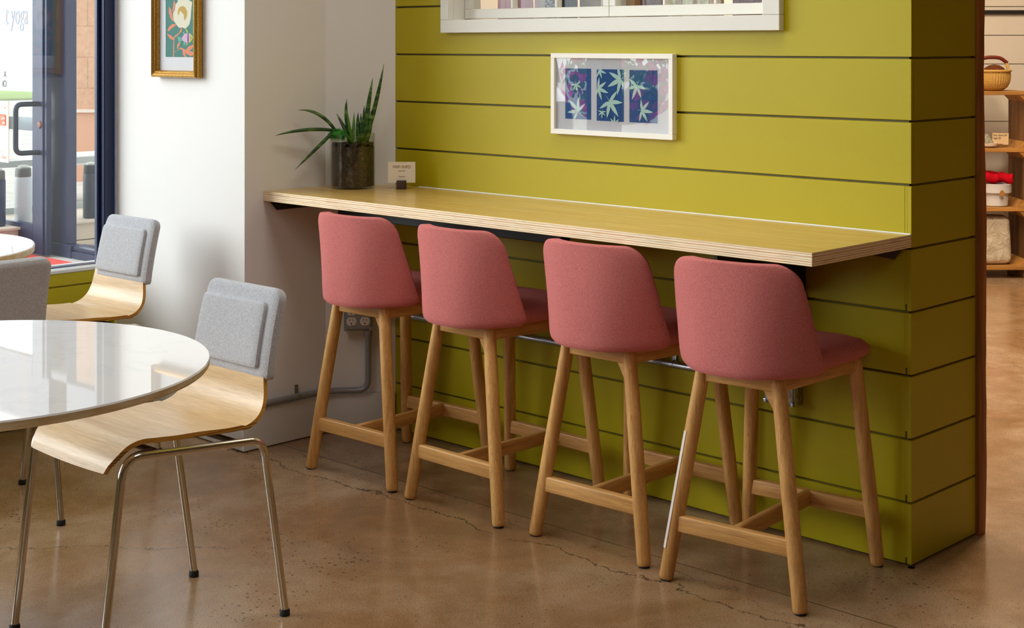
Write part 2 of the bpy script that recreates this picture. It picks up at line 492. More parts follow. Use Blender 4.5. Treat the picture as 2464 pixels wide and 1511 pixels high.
# ------------------------------------------------------------------ inner window high on the green wall
w2 = bpy.data.objects.new('window_2', None); COL.objects.link(w2); struct(w2)
m = MB()
x0, x1, xi0, xi1, z0, z1, zt0, zt1 = -1.767, -.393, -1.726, -.449, 1.408, 1.452, 2.30, 2.345
m.box(x0, x1, -.025, -.0004, z0, z1, .0015, 1); m.box(x0, xi0, -.025, -.0004, z1+.0003, zt1, .0015, 1)
m.box(xi1, x1, -.025, -.0004, z1+.0003, zt1, .0015, 1); m.box(xi0+.0003, xi1-.0003, -.025, -.0004, zt0, zt1, .0015, 1)
m.box(-1.7445, xi0-.0003, -.0003, .13, 1.4305, zt0); m.box(xi1+.0003, -.4155, -.0003, .13, 1.4305, zt0)
m.box(-1.7445, -.4155, -.0003, .13, 1.4303, z1-.0003)
struct(m.build('window_casing', CASING, w2))
def sash(xa, xb, name):
    m = MB()
    ya, yb = .05, .08
    m.box(xa, xb, ya, yb, z1+.004, 1.489, .002, 1); m.box(xa, xb, ya, yb, 2.26, 2.30, .002, 1)
    m.box(xa, xa+.026, ya, yb, 1.489, 2.26, .002, 1); m.box(xb-.026, xb, ya, yb, 1.489, 2.26, .002, 1)
    wd = (xb-xa-.052)
    for i in (1, 2):
        c = xa+.026+wd*i/3; m.box(c-.005, c+.005, ya, yb-.004, 1.489, 2.26, .0015, 1)
    for zc in (1.745, 2.0): m.box(xa+.026, xb-.026, ya+.001, yb-.006, zc-.005, zc+.005, .0015, 1)
    struct(m.build('sash_frame', CASING, w2))
    m = MB(); m.box(xa+.02, xb-.02, .0685, .0715, 1.485, 2.265); struct(m.build('sash_pane', OLDGLASS, w2))
sash(-1.724, -1.0765, 'a'); sash(-1.0755, -.451, 'b')

# things hanging and standing behind that window, in the shop
def garment(name, label, cat, x0, x1, y, z0, z1, mat, folds=4, amp=.012, flare=.15, group=None):
    m = MB(); rows = []; n = 28
    for i in range(9):
        t = i/8; z = z1+(z0-z1)*t; w = 1-flare*(1-t)
        r = []
        for j in range(n+1):
            u = j/n*2-1; x = (x0+x1)/2+(x1-x0)/2*u*w
            r.append((x, y+amp*(.3+t)*math.sin(u*folds*PI)+.02*u*u, z))
        rows.append(r)
    m.shell(rows, .004)
    return tag(m.build(name, mat, angle=60), label, cat, group)
garment('dress', 'pale pink dress hanging behind the first pane of the high window', 'dress', -1.82, -1.66, .30, 1.20, 2.0, fabric('pink_cotton', (232, 196, 218), (214, 170, 196)), 5, .02)
garment('dress', 'white dress beside the pink one behind the high window', 'dress', -1.70, -1.58, .36, 1.2, 2.0, fabric('white_cotton', (236, 238, 246), (214, 218, 232)), 3, .012)
garment('blouse', 'pale blue patterned blouse behind the second pane of the high window', 'blouse', -1.60, -1.47, .30, 1.22, 2.0, fabric('blue_white_print', (226, 236, 240), (96, 120, 140), 90), 6)
garment('trousers', 'dark navy trousers behind the second pane of the high window', 'trousers', -1.475, -1.40, .25, 1.2, 2.0, fabric('navy_cloth', (40, 44, 62), (22, 24, 36)), 2, .01, 0)
m = MB(); m.box(-1.42, -1.26, .30, .42, 1.2, 1.78, .004); tag(m.build('storage_box', paint('taupe_card', (150, 132, 112), .7)), 'taupe box behind the second pane of the high window', 'box')
garment('shirt', 'white shirt hem behind the third pane of the high window', 'shirt', -1.30, -1.20, .26, 1.30, 2.0, fabric('white_linen', (240, 238, 234), (220, 216, 210)), 3)
garment('tunic', 'tan linen tunic behind the third pane of the high window', 'tunic', -1.22, -1.07, .33, 1.2, 2.0, fabric('tan_linen', (206, 170, 128), (184, 146, 104)), 4)
garment('skirt', 'mauve brown skirt behind the meeting stile of the high window', 'skirt', -1.14, -1.00, .26, 1.2, 2.0, fabric('mauve_cloth', (132, 92, 88), (92, 60, 60)), 3, .012, .35)
def picture_panel():
    t = NT('painted_canvas'); v = t.coord((1, 1, 1)); n = t.noise(v, 7, 3, .6, 1.5)
    t.set(Base_Color=t.ramp(n, [(.3, lin((214, 206, 120))), (.45, lin((150, 110, 84))), (.55, lin((214, 224, 190))), (.7, lin((178, 140, 60)))]), Roughness=.6); return t.m
m = MB(); m.box(-1.08, -.86, .28, .30, 1.2, 1.9, .003); tag(m.build('canvas', picture_panel()), 'yellow and brown painted canvas behind the fourth pane of the high window', 'painting')
garment('scarf', 'pinkish beige scarf behind the fifth pane of the high window', 'scarf', -.855, -.80, .26, 1.2, 2.0, fabric('beige_knit', (214, 186, 166), (190, 158, 138)), 2, .008, .1)
garment('coat', 'dark charcoal coat behind the fifth pane of the high window', 'coat', -.83, -.765, .38, 1.2, 2.0, fabric('charcoal_wool', (62, 54, 56), (40, 34, 36)), 2, .01, .4)
garment('scarf', 'maroon scarf behind the last two panes of the high window', 'scarf', -.76, -.655, .25, 1.2, 2.0, fabric('maroon_knit', (116, 46, 58), (80, 28, 38)), 3, .01, .1)
garment('throw', 'wide dusty pink throw behind the last pane of the high window', 'throw', -.66, -.40, .27, 1.2, 2.0, fabric('dusty_pink_wool', (206, 166, 150), (182, 140, 124)), 3, .01, .05)
m = MB(); m.tube([(-2.0, .31, 2.02), (-.2, .31, 2.02)], .012)
for x in (-2.0, -.2): m.tube([(x, .31, 0), (x, .31, 2.02)], .012); m.box(x-.02, x+.02, .13, .50, 0, .03, .004)
tag(m.build('clothes_rail', STEEL), 'steel clothes rail behind the green wall', 'clothes rail')

# ------------------------------------------------------------------ counter
ct = thing('counter', 'long plywood bar counter fixed along the olive green board wall', 'counter')
m = MB()
m.prism([(-2.1735, -.466, .837), (-.0, -.473, .837), (-.0, -.0006, .837), (-2.024, -.0006, .837), (-2.1735, -.192, .837)], (0, 0, .034), mi=0, side=1, bev=.0012)
o = m.build('worktop', [COUNTERTOP, COUNTEREDGE], ct, angle=20)
# white bead standing in for the glint where the top meets the wall
m = MB(); m.prism([(-1.9, -.0007, .8711), (-1.9, -.0035, .8711), (-1.9, -.0007, .8738)], (1.898, 0, 0)); m.build('glint_bead', flat('white_glint', (226, 226, 216), .5), ct)
def bracket(x, yout, label):
    t = thing('counter_bracket', label, 'bracket', (0, 0, 0), 0, 'dark steel brackets under the counter')
    m = MB(); m.box(x-.006, x+.006, -yout, -.001, .79, .8365, .001, 1); m.build('arm', NAVY, t)
    m = MB(); m.box(x-.05, x+.0, -.008, -.0005, .50, .789, .001, 1); m.build('wall_plate', NAVY, t)
    m = MB(); m.prism([(x-.004, -.008, .789), (x-.004, -yout*.62, .789), (x-.004, -.008, .69)], (.008, 0, 0)); m.build('gusset', NAVY, t)
bracket(-.322, .42, 'dark steel bracket behind the fourth stool from the left')
m = MB(); m.box(-2.06, -1.02, -.235, -.195, .772, .8365, .002, 1)
tag(m.build('support_bar', NAVY), 'dark steel bar screwed along the underside of the counter above the left stools', 'support bar')
m = MB(); m.prism([(-2.1745, -.443, .8365), (-2.1745, -.41, .802), (-2.1745, -.21, .802), (-2.1745, -.21, .8365)], (.003, 0, 0)); m.box(-2.1745, -2.14, -.443, -.21, .8335, .8365)
m.tube([(-2.1725, -.39, .824), (-2.169, -.39, .824)], .005, 10)
tag(m.build('angle_iron', flat('dark_grey_steel', (70, 70, 66), .5, .6)), 'grey angle iron holding the counter to the white column', 'angle iron')
m = MB(); m.prism([(-.02, -.006, .8365), (-.048, -.006, .802), (-.17, -.006, .812), (-.17, -.006, .8365)], (0, .0055, 0)); m.box(-.17, -.02, -.03, -.0062, .8335, .8365)
tag(m.build('angle_iron', flat('grey_steel', (96, 88, 86), .5, .4)), 'grey angle iron under the free right end of the counter', 'angle iron')

# ------------------------------------------------------------------ bar stools
def stool(label, loc, rz):
    t = thing('bar_stool', label, 'bar stool', loc, rz, 'pink upholstered bar stools along the counter')
    # legs: feet splayed in both directions
    legs = [((-.19, -.215), (-.106, -.170)), ((.19, -.215), (.106, -.170)), ((-.192, .215), (-.150, .166)), ((.192, .215), (.150, .166))]
    for (fx, fy), (tx, ty) in legs:
        m = MB()
        p0 = Vector((fx, fy, .004)); p1 = Vector((tx, ty, .548))
        P = [p0.lerp(p1, s) for s in (0, .006, .02, .35, .7, 1)]
        m.tube(P, [.0155, .0178, .0185, .0195, .0195, .0185], 20)
        l = m.build('leg', OAKZ, t)
        m = MB(); m.lathe([(.0, .0), (.014, .0), (.014, .005)], (fx, fy, 0), 16); m.build('foot_pad', RUBBER, l)
    def at(i, z):
        (fx, fy), (tx, ty) = legs[i]; s = (z-.004)/.544
        return Vector((fx+(tx-fx)*s, fy+(ty-fy)*s, z))
    def rail(name, a, b, hz, hw, mat):
        d = (b-a); L = d.length; ang = math.atan2(d.y, d.x)
        m = MB(); m.box(-L/2, L/2, -hw, hw, -hz, hz, .0045, 3)
        return m.build(name, mat, t, loc=(a+b)/2, rot=(0, 0, ang))
    rail('stretcher', at(0, .149), at(1, .149), .021, .012, OAKX)
    rail('stretcher', at(2, .147), at(3, .147), .021, .012, OAKX)
    a = (at(0, .148)+at(1, .148))/2; b = (at(2, .148)+at(3, .148))/2
    rail('centre_stretcher', a, b, .020, .0105, OAKX)
    for i, j in ((0, 1), (1, 3), (3, 2), (2, 0)):
        rail('apron', at(i, .532), at(j, .532), .018, .010, OAKX)
    # triangular wooden corner block behind the near right leg
    for sx in (1,):
        m = MB(); p = at(1 if sx > 0 else 0, .51)
        m.prism([(p.x-sx*.012, p.y, .458), (p.x-sx*.012, p.y, .515), (p.x-sx*.045, p.y, .515)], (0, .014, 0)); m.build('corner_block', OAKX, t)
    # seat pad
    m = MB(); rows = []
    def outline(ins):
        pts = []
        n = 40
        for k in range(n):
            a = 2*PI*k/n
            c, s = math.cos(a), math.sin(a)
            e = 2/4.2
            x = abs(c)**e*(1 if c > 0 else -1); y = abs(s)**e*(1 if s > 0 else -1)
            wx = (.186+.02*y)-ins; wy = .222-ins
            pts.append((x*wx, y*wy+.022))
        return pts
    prof = [(.040, .5515), (.018, .554), (.004, .563), (.0, .575), (.004, .588), (.016, .599), (.042, .606), (.09, .609)]
    rings = []
    for ins, z in prof:
        rings.append([m.bm.verts.new((x, y, z-(.006*max(0, y/.2)**2 if z > .58 else 0))) for x, y in outline(ins)])
    for A, B in zip(rings, rings[1:]):
        for k in range(40): m.bm.faces.new((A[k], A[(k+1) % 40], B[(k+1) % 40], B[k]))
    m.bm.faces.new(rings[0][::-1]); m.bm.faces.new(rings[-1])
    m.build('seat', PINK, t, angle=60)
    # wrapped back shell
    m = MB(); rows = []
    zb, zt, r = .548, .834, .050
    nv, nu = 22, 26
    for i in range(nv+1):
        s = i/nv
        s = 1-(1-s)**1.5 if s > 0 else 0
        z = zb+(zt-zb)*s
        f = (z-zb)/(zt-zb)
        W = .187-.018*f-.006*f*f
        if z > zt-r: W -= r-math.sqrt(max(r*r-(z-(zt-r))**2, 0))
        rb = .022
        if z < zb+rb: W -= .8*(rb-math.sqrt(max(rb*rb-(zb+rb-z)**2, 0)))
        wrap = .092*(1-f)**1.1+.050
        yr = -.232+.006*f
        row = []
        for j in range(nu+1):
            u = -1+2*j/nu
            uu = abs(u)
            x = W*u
            y = yr+wrap*(uu**2.6)*(W/(.187-.024*f))**1.5
            zz_ = z + (.006*(uu**2) if f < .1 else 0)
            row.append((x, y, zz_))
        rows.append(row)
    def th(i, j):
        return .030
    m.shell(rows, th, level=True)
    o = m.build('backrest', PINK, t, angle=70, subsurf=1)
    return t
SL = ['pink upholstered bar stool nearest the white column, in front of the grey outlet box',
      'pink upholstered bar stool second from the white column, right of the conduit bend',
      'pink upholstered bar stool third from the white column, in front of the conduit clip',
      'pink upholstered bar stool with white tape on one leg, at the open counter end']
st = stool(SL[0], (-1.673, -.292, 0), math.radians(1.8))
dup(st, (-1.193, -.2975, 0), math.radians(-1.0), SL[1])
dup(st, (-.7015, -.2735, 0), math.radians(1.6), SL[2])
s4 = dup(st, (-.241, -.282, 0), math.radians(5.7), SL[3])
# strip of white tape on the last stool's leg
m = MB(); rows = []
for i in range(13):
    z = .085+.30*i/12; s = (z-.004)/.544
    cx = -.19+.084*s; cy = -.215+.045*s
    rows.append([(cx+.0204*math.cos(a), cy+.0204*math.sin(a), z) for a in [math.radians(d) for d in (210, 221, 232, 243, 254)]])
m.shell(rows, .0003); m.build('tape_strip', flat('white_tape', (236, 226, 214), .5), s4)

# ------------------------------------------------------------------ felt-covered chairs
def chair(label, loc, rz):
    """local axes: -y is the way the chair faces, x to its left-right, origin on the floor between the rear feet"""
    t = thing('side_chair', label, 'chair', loc, rz, 'plywood chairs with grey felt back covers')
    prof = [(.447, .421), (.440, .438), (.425, .456), (.402, .471), (.372, .477), (.335, .474), (.28, .469), (.22, .466), (.16, .461), (.115, .459),
            (.085, .4615), (.058, .471), (.037, .487), (.024, .507), (.0165, .53), (.012, .56), (.004, .61), (-.008, .67), (-.020, .72), (-.026, .745)]
    P = catmull([(0, f, z) for f, z in prof], 3)
    rows = []
    for p in P:
        s = (p.z-.42)/.36
        W = .176 if p.y > .08 else .176-.024*min(1, max(0, (p.z-.46)/.10))-.018*min(1, max(0, (p.z-.56)/.10))
        if p.y > .42: W = .176-.02*((p.y-.42)/.027)**2
        rows.append([(W*u, -p.y, p.z+(.004*u*u if p.y > .1 else 0)) for u in [-1+k/6 for k in range(13)]])
    m = MB(); m.shell(rows, .011, 0, 1)
    m.build('seat_shell', [VENEER, PLYEDGE], t, angle=40)
    # felt sleeve over the back
    def slab(name, z0, z1, wx0, wx1, d0, d1, parent, rad=.02):
        m = MB(); rings = []
        def yb(z):      # front face of the plywood back at this height
            pts = [(.56, .012), (.61, .004), (.67, -.008), (.72, -.020), (.78, -.036)]
            for (a, ya), (b, yb_) in zip(pts, pts[1:]):
                if z <= b: break
            return -(ya+(yb_-ya)*(z-a)/(b-a))
        n = 14
        rows = []
        for i in range(n+1):
            z = z0+(z1-z0)*i/n
            sh = 0
            if z > z1-rad: sh = rad-math.sqrt(max(rad**2-(z-z1+rad)**2, 0))
            ta = .004*(z-z0)/(z1-z0)
            rows.append([((wx0+ta+sh)+(wx1-wx0-2*ta-2*sh)*k/12, yb(z)-d0, z) for k in range(13)])
        m.shell(rows, d1-d0)
        return m.build(name, FELT, parent, angle=70, subsurf=1)
    c = slab('back_cover', .562, .779, -.148, .163, .013, -.021, t)
    c2 = slab('back_cushion', .588, .745, -.138, .130, .025, .007, c, .008)
    # chrome side frames, each leg pair bent from one tube
    for sx in (-1, 1):
        m = MB()
        pts = [(.483, .014), (.436, .405), (.405, .462), (.345, .4625), (.095, .4365), (.05, .428), (.024, .37), (-.012, .014)]
        P = fillet([(sx*.190, -f, z) for f, z in [(.483, .014), (.428, .463), (.052, .433), (-.012, .014)]], .05, 8)
        m.tube(P, .0096, 16)
        fr = m.build('leg_frame', CHROME, t)
        for f in (.483, -.012):
            m = MB(); m.lathe([(0, 0), (.0125, 0), (.0125, .012), (.0105, .016), (0, .016)], (sx*.19, -f, 0), 18); m.build('rubber_foot', RUBBER, fr)
        m = MB(); P = catmull([(sx*.174, -.425, .425), (sx*.174, -.41, .449), (sx*.174, -.385, .461), (sx*.174, -.345, .4625)], 5)
        m.tube(P, .006, 8); m.build('seat_rest', BROWNSTEEL, t)
    m = MB(); m.tube([(-.188, -.33, .455), (.188, -.33, .455)], .007); m.build('cross_bar', BROWNSTEEL, t)
    m = MB(); m.tube([(-.188, -.12, .438), (.188, -.12, .438)], .007); m.build('cross_bar', BROWNSTEEL, t)
    return t
c3 = chair('grey felt covered plywood chair tucked under the near round table', (-1.11, -1.35, 0), 0)
dup(c3, (-2.565, -.765, 0), math.radians(1), 'grey felt covered plywood chair against the white wall below the framed flower picture')
dup(c3, (-1.925, -1.555, 0), math.radians(-88), 'plywood chair with its dark grey felt back turned towards the camera')

# ------------------------------------------------------------------ round marble tables
def table(label, x, y, R, ztop, th, bv):
    t = thing('round_table', label, 'table', (x, y, 0), 0, 'round marble cafe tables')
    m = MB(); m.lathe([(0, ztop-th), (R-bv, ztop-th), (R-bv*.25, ztop-th*.80), (R-.001, ztop-th*.60), (R, ztop-.003)], seg=160, mi=1)
    m.lathe([(R, ztop-.003), (R-.002, ztop), (0, ztop)], seg=160, mi=0)
    bmesh.ops.remove_doubles(m.bm, verts=m.bm.verts, dist=.0003)
    m.build('tabletop', [MARBLE, MEDGE], t, angle=30)
    white = flat('white_enamel', (226, 224, 220), .3)
    m = MB(); m.lathe([(.0, .0), (.20, .0), (.20, .006), (.16, .018), (.08, .035), (.04, .07), (.032, .2), (.032, .5), (.045, .62), (.10, ztop-th-.012), (.13, ztop-th), (0, ztop-th)], seg=64)
    m.build('pedestal', white, t)
table('large round white marble table cut off by the left edge of the photo', -.877, -2.183, .4945, .735, .022, .018)
table('small round marble table beside the shop window, furthest left', -2.577, -1.574, .427, .745, .026, .006)

# ------------------------------------------------------------------ framed prints
leafn = [0]
def leaf(m, c, size, ang, mi, n=7, z=0, asp=1.0):
    """palmate leaf of toothed leaflets in local x, z"""
    for k in range(n):
        a = ang+(k-(n-1)/2)*math.radians(40 if n > 5 else 50)
        L = size*(1-.10*abs(k-(n-1)/2))
        pts = []
        for s in [i/14 for i in range(15)]:
            w = .125*L*math.sin(PI*s**.72)**.9*(1+.10*(i_odd(s)))
            pts.append((s*L, w))
        poly = pts+[(a_, -b_) for a_, b_ in pts[::-1][1:-1]]
        m.face([(c[0]+(px*math.cos(a)-py*math.sin(a)), z-.00004*(k+1+leafn[0]), c[1]+(px*math.sin(a)+py*math.cos(a))) for px, py in poly[::-1]], mi)
    leafn[0] = (leafn[0]+n+1) % 40
    a = ang+PI
    m.face([(c[0]-.0012*math.sin(a), z, c[1]+.0012*math.cos(a)), (c[0]+size*.5*math.cos(a), z, c[1]+size*.5*math.sin(a)), (c[0]+.0012*math.sin(a), z, c[1]-.0012*math.cos(a))], mi)
def i_odd(s): return 1 if int(round(s*14)) % 2 else -1
def frame_mesh(x0, x1, z0, z1, w, yf, yb, bev=.001, prof=None):
    m = MB()
    m.box(x0, x1, yf, yb, z0, z0+w, bev, 1); m.box(x0, x1, yf, yb, z1-w, z1, bev, 1)
    m.box(x0, x0+w, yf, yb, z0+w, z1-w, bev, 1); m.box(x1-w, x1, yf, yb, z0+w, z1-w, bev, 1)
    return m
art = thing('framed_print', 'white framed trio of blue and mint leaf prints on the green wall above the counter', 'picture', (-1.014, 0, 1.213))
frame_mesh(-.2445, .2445, -.128, .128, .0155, -.022, -.0003).build('frame', flat('pale_wood_frame', (244, 240, 230), .45), art)
m = MB(); m.box(-.2295, .2295, -.012, -.002, -.1130, .1130); m.build('mat_board', flat('white_mat', (226, 226, 230), .8), art)
MINT = flat('mint_print', (198, 234, 222), .7)
CYAN = paint('cyanotype_blue', (10, 88, 160), .7, .12, 0)
def clip(m, x0, x1, z0, z1):
    for p, n in (((x0, 0, 0), (-1, 0, 0)), ((x1, 0, 0), (1, 0, 0)), ((0, 0, z0), (0, 0, -1)), ((0, 0, z1), (0, 0, 1))):
        g = list(m.bm.verts)+list(m.bm.edges)+list(m.bm.faces)
        bmesh.ops.bisect_plane(m.bm, geom=g, plane_co=p, plane_no=n, clear_outer=True)
dx = 1.014
for x0, x1, z0, z1, lv in [(-1.204, -1.096, 1.134, 1.293, [((-1.158, 1.243), .026, -1.3, 5), ((-1.150, 1.160), .050, 2.4, 5)]),
                          (-1.073, -.964, 1.132, 1.292, [((-.977, 1.262), .056, -2.7, 5), ((-1.020, 1.192), .058, -.9, 5), ((-1.066, 1.232), .044, -.3, 5), ((-1.050, 1.160), .021, -1.6, 5), ((-1.000, 1.126), .026, 1.5, 5), ((-1.062, 1.288), .030, -.3, 5)]),
                          (-.942, -.833, 1.132, 1.291, [((-.912, 1.243), .046, -2.0, 5), ((-.893, 1.169), .044, -.1, 5)])]:
    m = MB()
    for q in lv: leaf(m, (q[0][0]+dx, q[0][1]-1.213), q[1], q[2], 1, q[3], -.01285)
    clip(m, x0+dx, x1+dx, z0-1.213, z1-1.213)
    m.face([(x0+dx, -.0125, z0-1.213), (x1+dx, -.0125, z0-1.213), (x1+dx, -.0125, z1-1.213), (x0+dx, -.0125, z1-1.213)], 0)
    m.build('print', [CYAN, MINT], art, smooth=False)
m = MB(); m.box(-.2295, .2295, -.0165, -.0155, -.1130, .1130); m.build('picture_glass', ARTGLASS, art)

pic = thing('framed_picture', 'gilt framed flower and fish print on the white wall beside the window', 'picture', (-2.560, YW-.0085, 0))
gilt = NT('antique_gilt'); gv = gilt.coord((3, 3, 3)); gilt.set(Base_Color=gilt.ramp(gilt.noise(gv, 90, 4), [(.35, lin((168, 116, 42))), (.65, lin((214, 170, 78)))]), Metallic=.75, Roughness=.32); gilt = gilt.m
m = MB()
def mould(m, x0, x1, z0, z1):
    # stepped picture moulding: (inset from outer edge, depth)
    prof = [(0, 0), (0, -.010), (.0012, -.0115), (0, -.013), (0, -.022), (.003, -.028), (.007, -.030), (.011, -.0265), (.0135, -.0275), (.017, -.0235), (.020, -.024), (.0245, -.016), (.0245, -.004)]
    cor = [(x0, z0, 1, 1), (x1, z0, -1, 1), (x1, z1, -1, -1), (x0, z1, 1, -1)]
    R = [[m.bm.verts.new((cx+sx*i, d, cz+sz*i)) for i, d in prof] for cx, cz, sx, sz in cor]
    for a in range(4):
        for k in range(len(prof)-1): m.bm.faces.new((R[a][k], R[(a+1) % 4][k], R[(a+1) % 4][k+1], R[a][k+1]))
    bmesh.ops.recalc_face_normals(m.bm, faces=list(m.bm.faces))
mould(m, -.141, .141, 1.252, 1.70)
m.build('frame', gilt, pic, angle=25)
m = MB(); m.box(-.118, .118, -.006, -.0005, 1.275, 1.677); m.build('mat_board', flat('white_mat_card', (206, 206, 210), .8), pic)
m = MB()
Zp = 1.324; ya = -.0062
PX = lambda u, v, l=0: (-.078+.176*u, ya-.0001*l, Zp+.1006*v)      # u across, v up in print widths
m.face([PX(0, 0), PX(1, 0), PX(1, 3.05), PX(0, 3.05)], 0)
def blob(pts, mi, l): m.face([PX(u, v, l) for u, v in pts], mi)
conv = lambda L: [((x-333)/517, (1037-y)/517) for x, y in L]
blob(conv([(560, 0), (545, -60), (580, -120), (640, -150), (700, -140), (755, -90), (765, 10), (820, 50), (805, 180), (800, 240), (795, 330), (770, 450), (700, 525), (640, 500), (580, 505), (520, 430), (480, 360), (470, 250), (505, 180), (520, 70), (555, 40)]), 1, 2)
blob(conv([(565, 290), (558, 200), (590, 130), (650, 112), (700, 140), (733, 220), (725, 300), (680, 382), (668, 270), (640, 235), (605, 195)]), 2, 3)
for lf in ([(395, 105), (440, 180), (470, 330), (490, 400), (430, 340), (395, 240)], [(490, -10), (515, 60), (500, 170), (468, 240), (462, 180), (478, 60)], [(365, 555), (400, 480), (460, 435), (540, 440), (500, 480), (440, 520), (400, 565)],
           [(358, 605), (430, 640), (490, 690), (480, 725), (420, 705), (385, 660)], [(470, 1037), (478, 720), (500, 650), (580, 600), (620, 500), (635, 505), (630, 570), (560, 640), (505, 680), (495, 720), (490, 930), (488, 1037)],
           [(490, 945), (540, 920), (610, 860), (670, 885), (700, 910), (760, 840), (845, 812), (830, 870), (770, 920), (850, 950), (850, 990), (790, 1018), (690, 960), (720, 1037), (690, 1037), (650, 985), (645, 910), (600, 890), (500, 950)],
           [(545, 890), (545, 820), (605, 735), (600, 800), (560, 880)]): blob(conv(lf), 3, 1)
blob(conv([(632, 690), (680, 620), (745, 597), (800, 620), (838, 680), (800, 760), (745, 790), (690, 760), (650, 740)]), 4, 4)
blob(conv([(775, 620), (800, 625), (838, 685), (800, 760), (755, 785), (790, 700)]), 5, 5)
blob(conv([(632, 690), (550, 655), (565, 720), (580, 770), (640, 740)]), 6, 4)
blob(conv([(690, 510), (735, 550), (748, 600), (720, 590)]), 5, 3); blob(conv([(748, 790), (705, 840), (720, 790)]), 5, 3)
blob(conv([(715, 620), (655, 575), (650, 600), (680, 640)]), 6, 3); blob(conv([(660, 745), (668, 838), (715, 780)]), 6, 3)
blob(conv([(738, 600), (754, 600), (760, 690), (756, 785), (738, 780), (735, 700)]), 7, 6)
blob(conv([(796, 670), (806, 690), (796, 712), (785, 690)]), 8, 7)
m.build('print', [paint('teal_print', (46, 118, 106), .7, .15, 0), flat('cream_print', (206, 200, 176), .7), flat('mustard_print', (176, 140, 44), .7), flat('coral_print', (206, 120, 84), .7), flat('lilac_print', (196, 156, 190), .7),
                  flat('lime_print', (160, 176, 46), .7), flat('seafoam_print', (88, 154, 130), .7), flat('plum_print', (82, 62, 96), .7), flat('rust_print', (190, 84, 46), .7)], pic, smooth=False)

# ------------------------------------------------------------------ plant in a glass cylinder
vx, vy, vz = -2.038, -.185, .8712
pl = thing('potted_plant', 'spiky green succulent in a glass cylinder of soil, left on the counter', 'plant', (vx, vy, vz))
Rv, Hv = .0765, .190
m = MB()
m.lathe([(0, .0005), (Rv-.006, .0005), (Rv-.001, .004), (Rv, .01), (Rv, Hv-.001), (Rv-.0012, Hv), (Rv-.0025, Hv-.001), (Rv-.0025, .008), (0, .006)], seg=72)
m.build('glass_cylinder', VGLASS, pl)
sm = NT('potting_soil'); v = sm.coord(); sn = sm.noise(v, 70, 5, .8)
vo = sm.N('ShaderNodeTexVoronoi'); vo.inputs['Scale'].default_value = 120; sm.L(v, vo.inputs['Vector'])
c = sm.ramp(sn, [(.35, lin((30, 22, 16))), (.58, lin((80, 58, 42))), (.72, lin((140, 106, 76)))])
c = sm.mix(sm.math('LESS_THAN', vo.outputs['Distance'], .14), c, lin((150, 122, 90)))
sm.set(Base_Color=c, Roughness=.9); sm.bump(sn, .8, .006)
m = MB()
n = 40; rs = random.Random(5)
m.lathe([(0, .0085), (Rv-.004, .0085), (Rv-.0032, .015), (Rv-.0032, .146)], seg=64)
rg = [[m.bm.verts.new((r*math.cos(2*PI*k/32), r*math.sin(2*PI*k/32), .150+rs.uniform(-.006, .010))) for k in range(32)] for r in (Rv-.004, .05, .025, .008)]
for a, b in zip(rg, rg[1:]):
    for k in range(32): m.bm.faces.new((a[k], a[(k+1) % 32], b[(k+1) % 32], b[k]))
m.bm.faces.new(rg[-1])
m.build('soil', sm.m, pl, angle=80)
gm = NT('succulent_green'); v = gm.coord((1, 1, 1)); bandn = gm.noise(gm.coord((.3, .3, 1)), 60, 2, .5)
gm.set(Base_Color=gm.ramp(bandn, [(.4, lin((30, 64, 22))), (.55, lin((56, 100, 34))), (.7, lin((112, 140, 70)))]), Roughness=.42)
gl = flat('fresh_green', (86, 140, 38), .5)
rv = Vector((.7205, .693, 0))        # across the view, used only to lay the leaves out as photographed
dv = Vector((-.693, .7205, 0))
def lf(tip_l, tip_z, base_l, base_z, bend, r, dep=0, mat=gm.m, depb=0):
    """leaf rising from (base_l, base_z) to (tip_l, tip_z); bend pushes the middle sideways and up"""
    a = rv*base_l+dv*depb+Vector((0, 0, base_z)); b = rv*tip_l+dv*dep+Vector((0, 0, tip_z))
    mid = (a+b)/2+rv*bend[0]+Vector((0, 0, bend[1]))
    P = [(1-s)**2*a+2*s*(1-s)*mid+s*s*b for s in [i/14 for i in range(15)]]
    m = MB(); m.tube(P, [r*(.75+.25*math.sin(min(1, s*2.2)*PI/2))*(1-.97*s**3.2) for s in [i/14 for i in range(15)]], 10)
    m.build('leaf', mat, pl, angle=80)
lf(.108, .431, .045, .17, (.004, -.02), .0085, .0)
lf(.071, .382, .040, .16, (-.006, 0), .0095, -.02)
lf(-.022, .309, .000, .15, (-.022, .01), .0085, .01)
lf(-.183, .272, -.055, .195, (.012, .045), .0065, -.06, depb=-.02)
lf(-.252, .188, -.060, .200, (0, .022), .0068, -.125, depb=-.02)
lf(-.190, .069, -.055, .205, (.012, .012), .0068, -.08, depb=-.03)
lf(-.060, .258, -.010, .16, (.006, 0), .0075, .02)
lf(-.018, .27, .0, .155, (-.004, 0), .006, -.02, gl)
lf(.001, .262, -.002, .15, (.002, 0), .006, .03, gl)
lf(.018, .262, .02, .15, (-.004, 0), .008, .0)
lf(.026, .258, .032, .15, (-.004, 0), .007, .02)
lf(.037, .285, .035, .15, (-.002, 0), .007, .025)
lf(.054, .30, .04, .15, (.002, 0), .008, .02)
lf(.064, .27, .042, .15, (.012, 0), .009, -.01)
lf(.055, .22, .02, .155, (.004, 0), .009, -.03)
lf(-.012, .185, -.002, .15, (-.006, 0), .009, -.05, gl)
m = MB(); rs = random.Random(9)
core = rv*(-.050)+dv*(-.025)+Vector((0, 0, .186))
m.lathe([(0, -.016), (.016, -.011), (.024, 0), (.018, .010), (0, .015)], core, 20)
ctr = rv*(-.050)+dv*(-.025)+Vector((0, 0, .186))
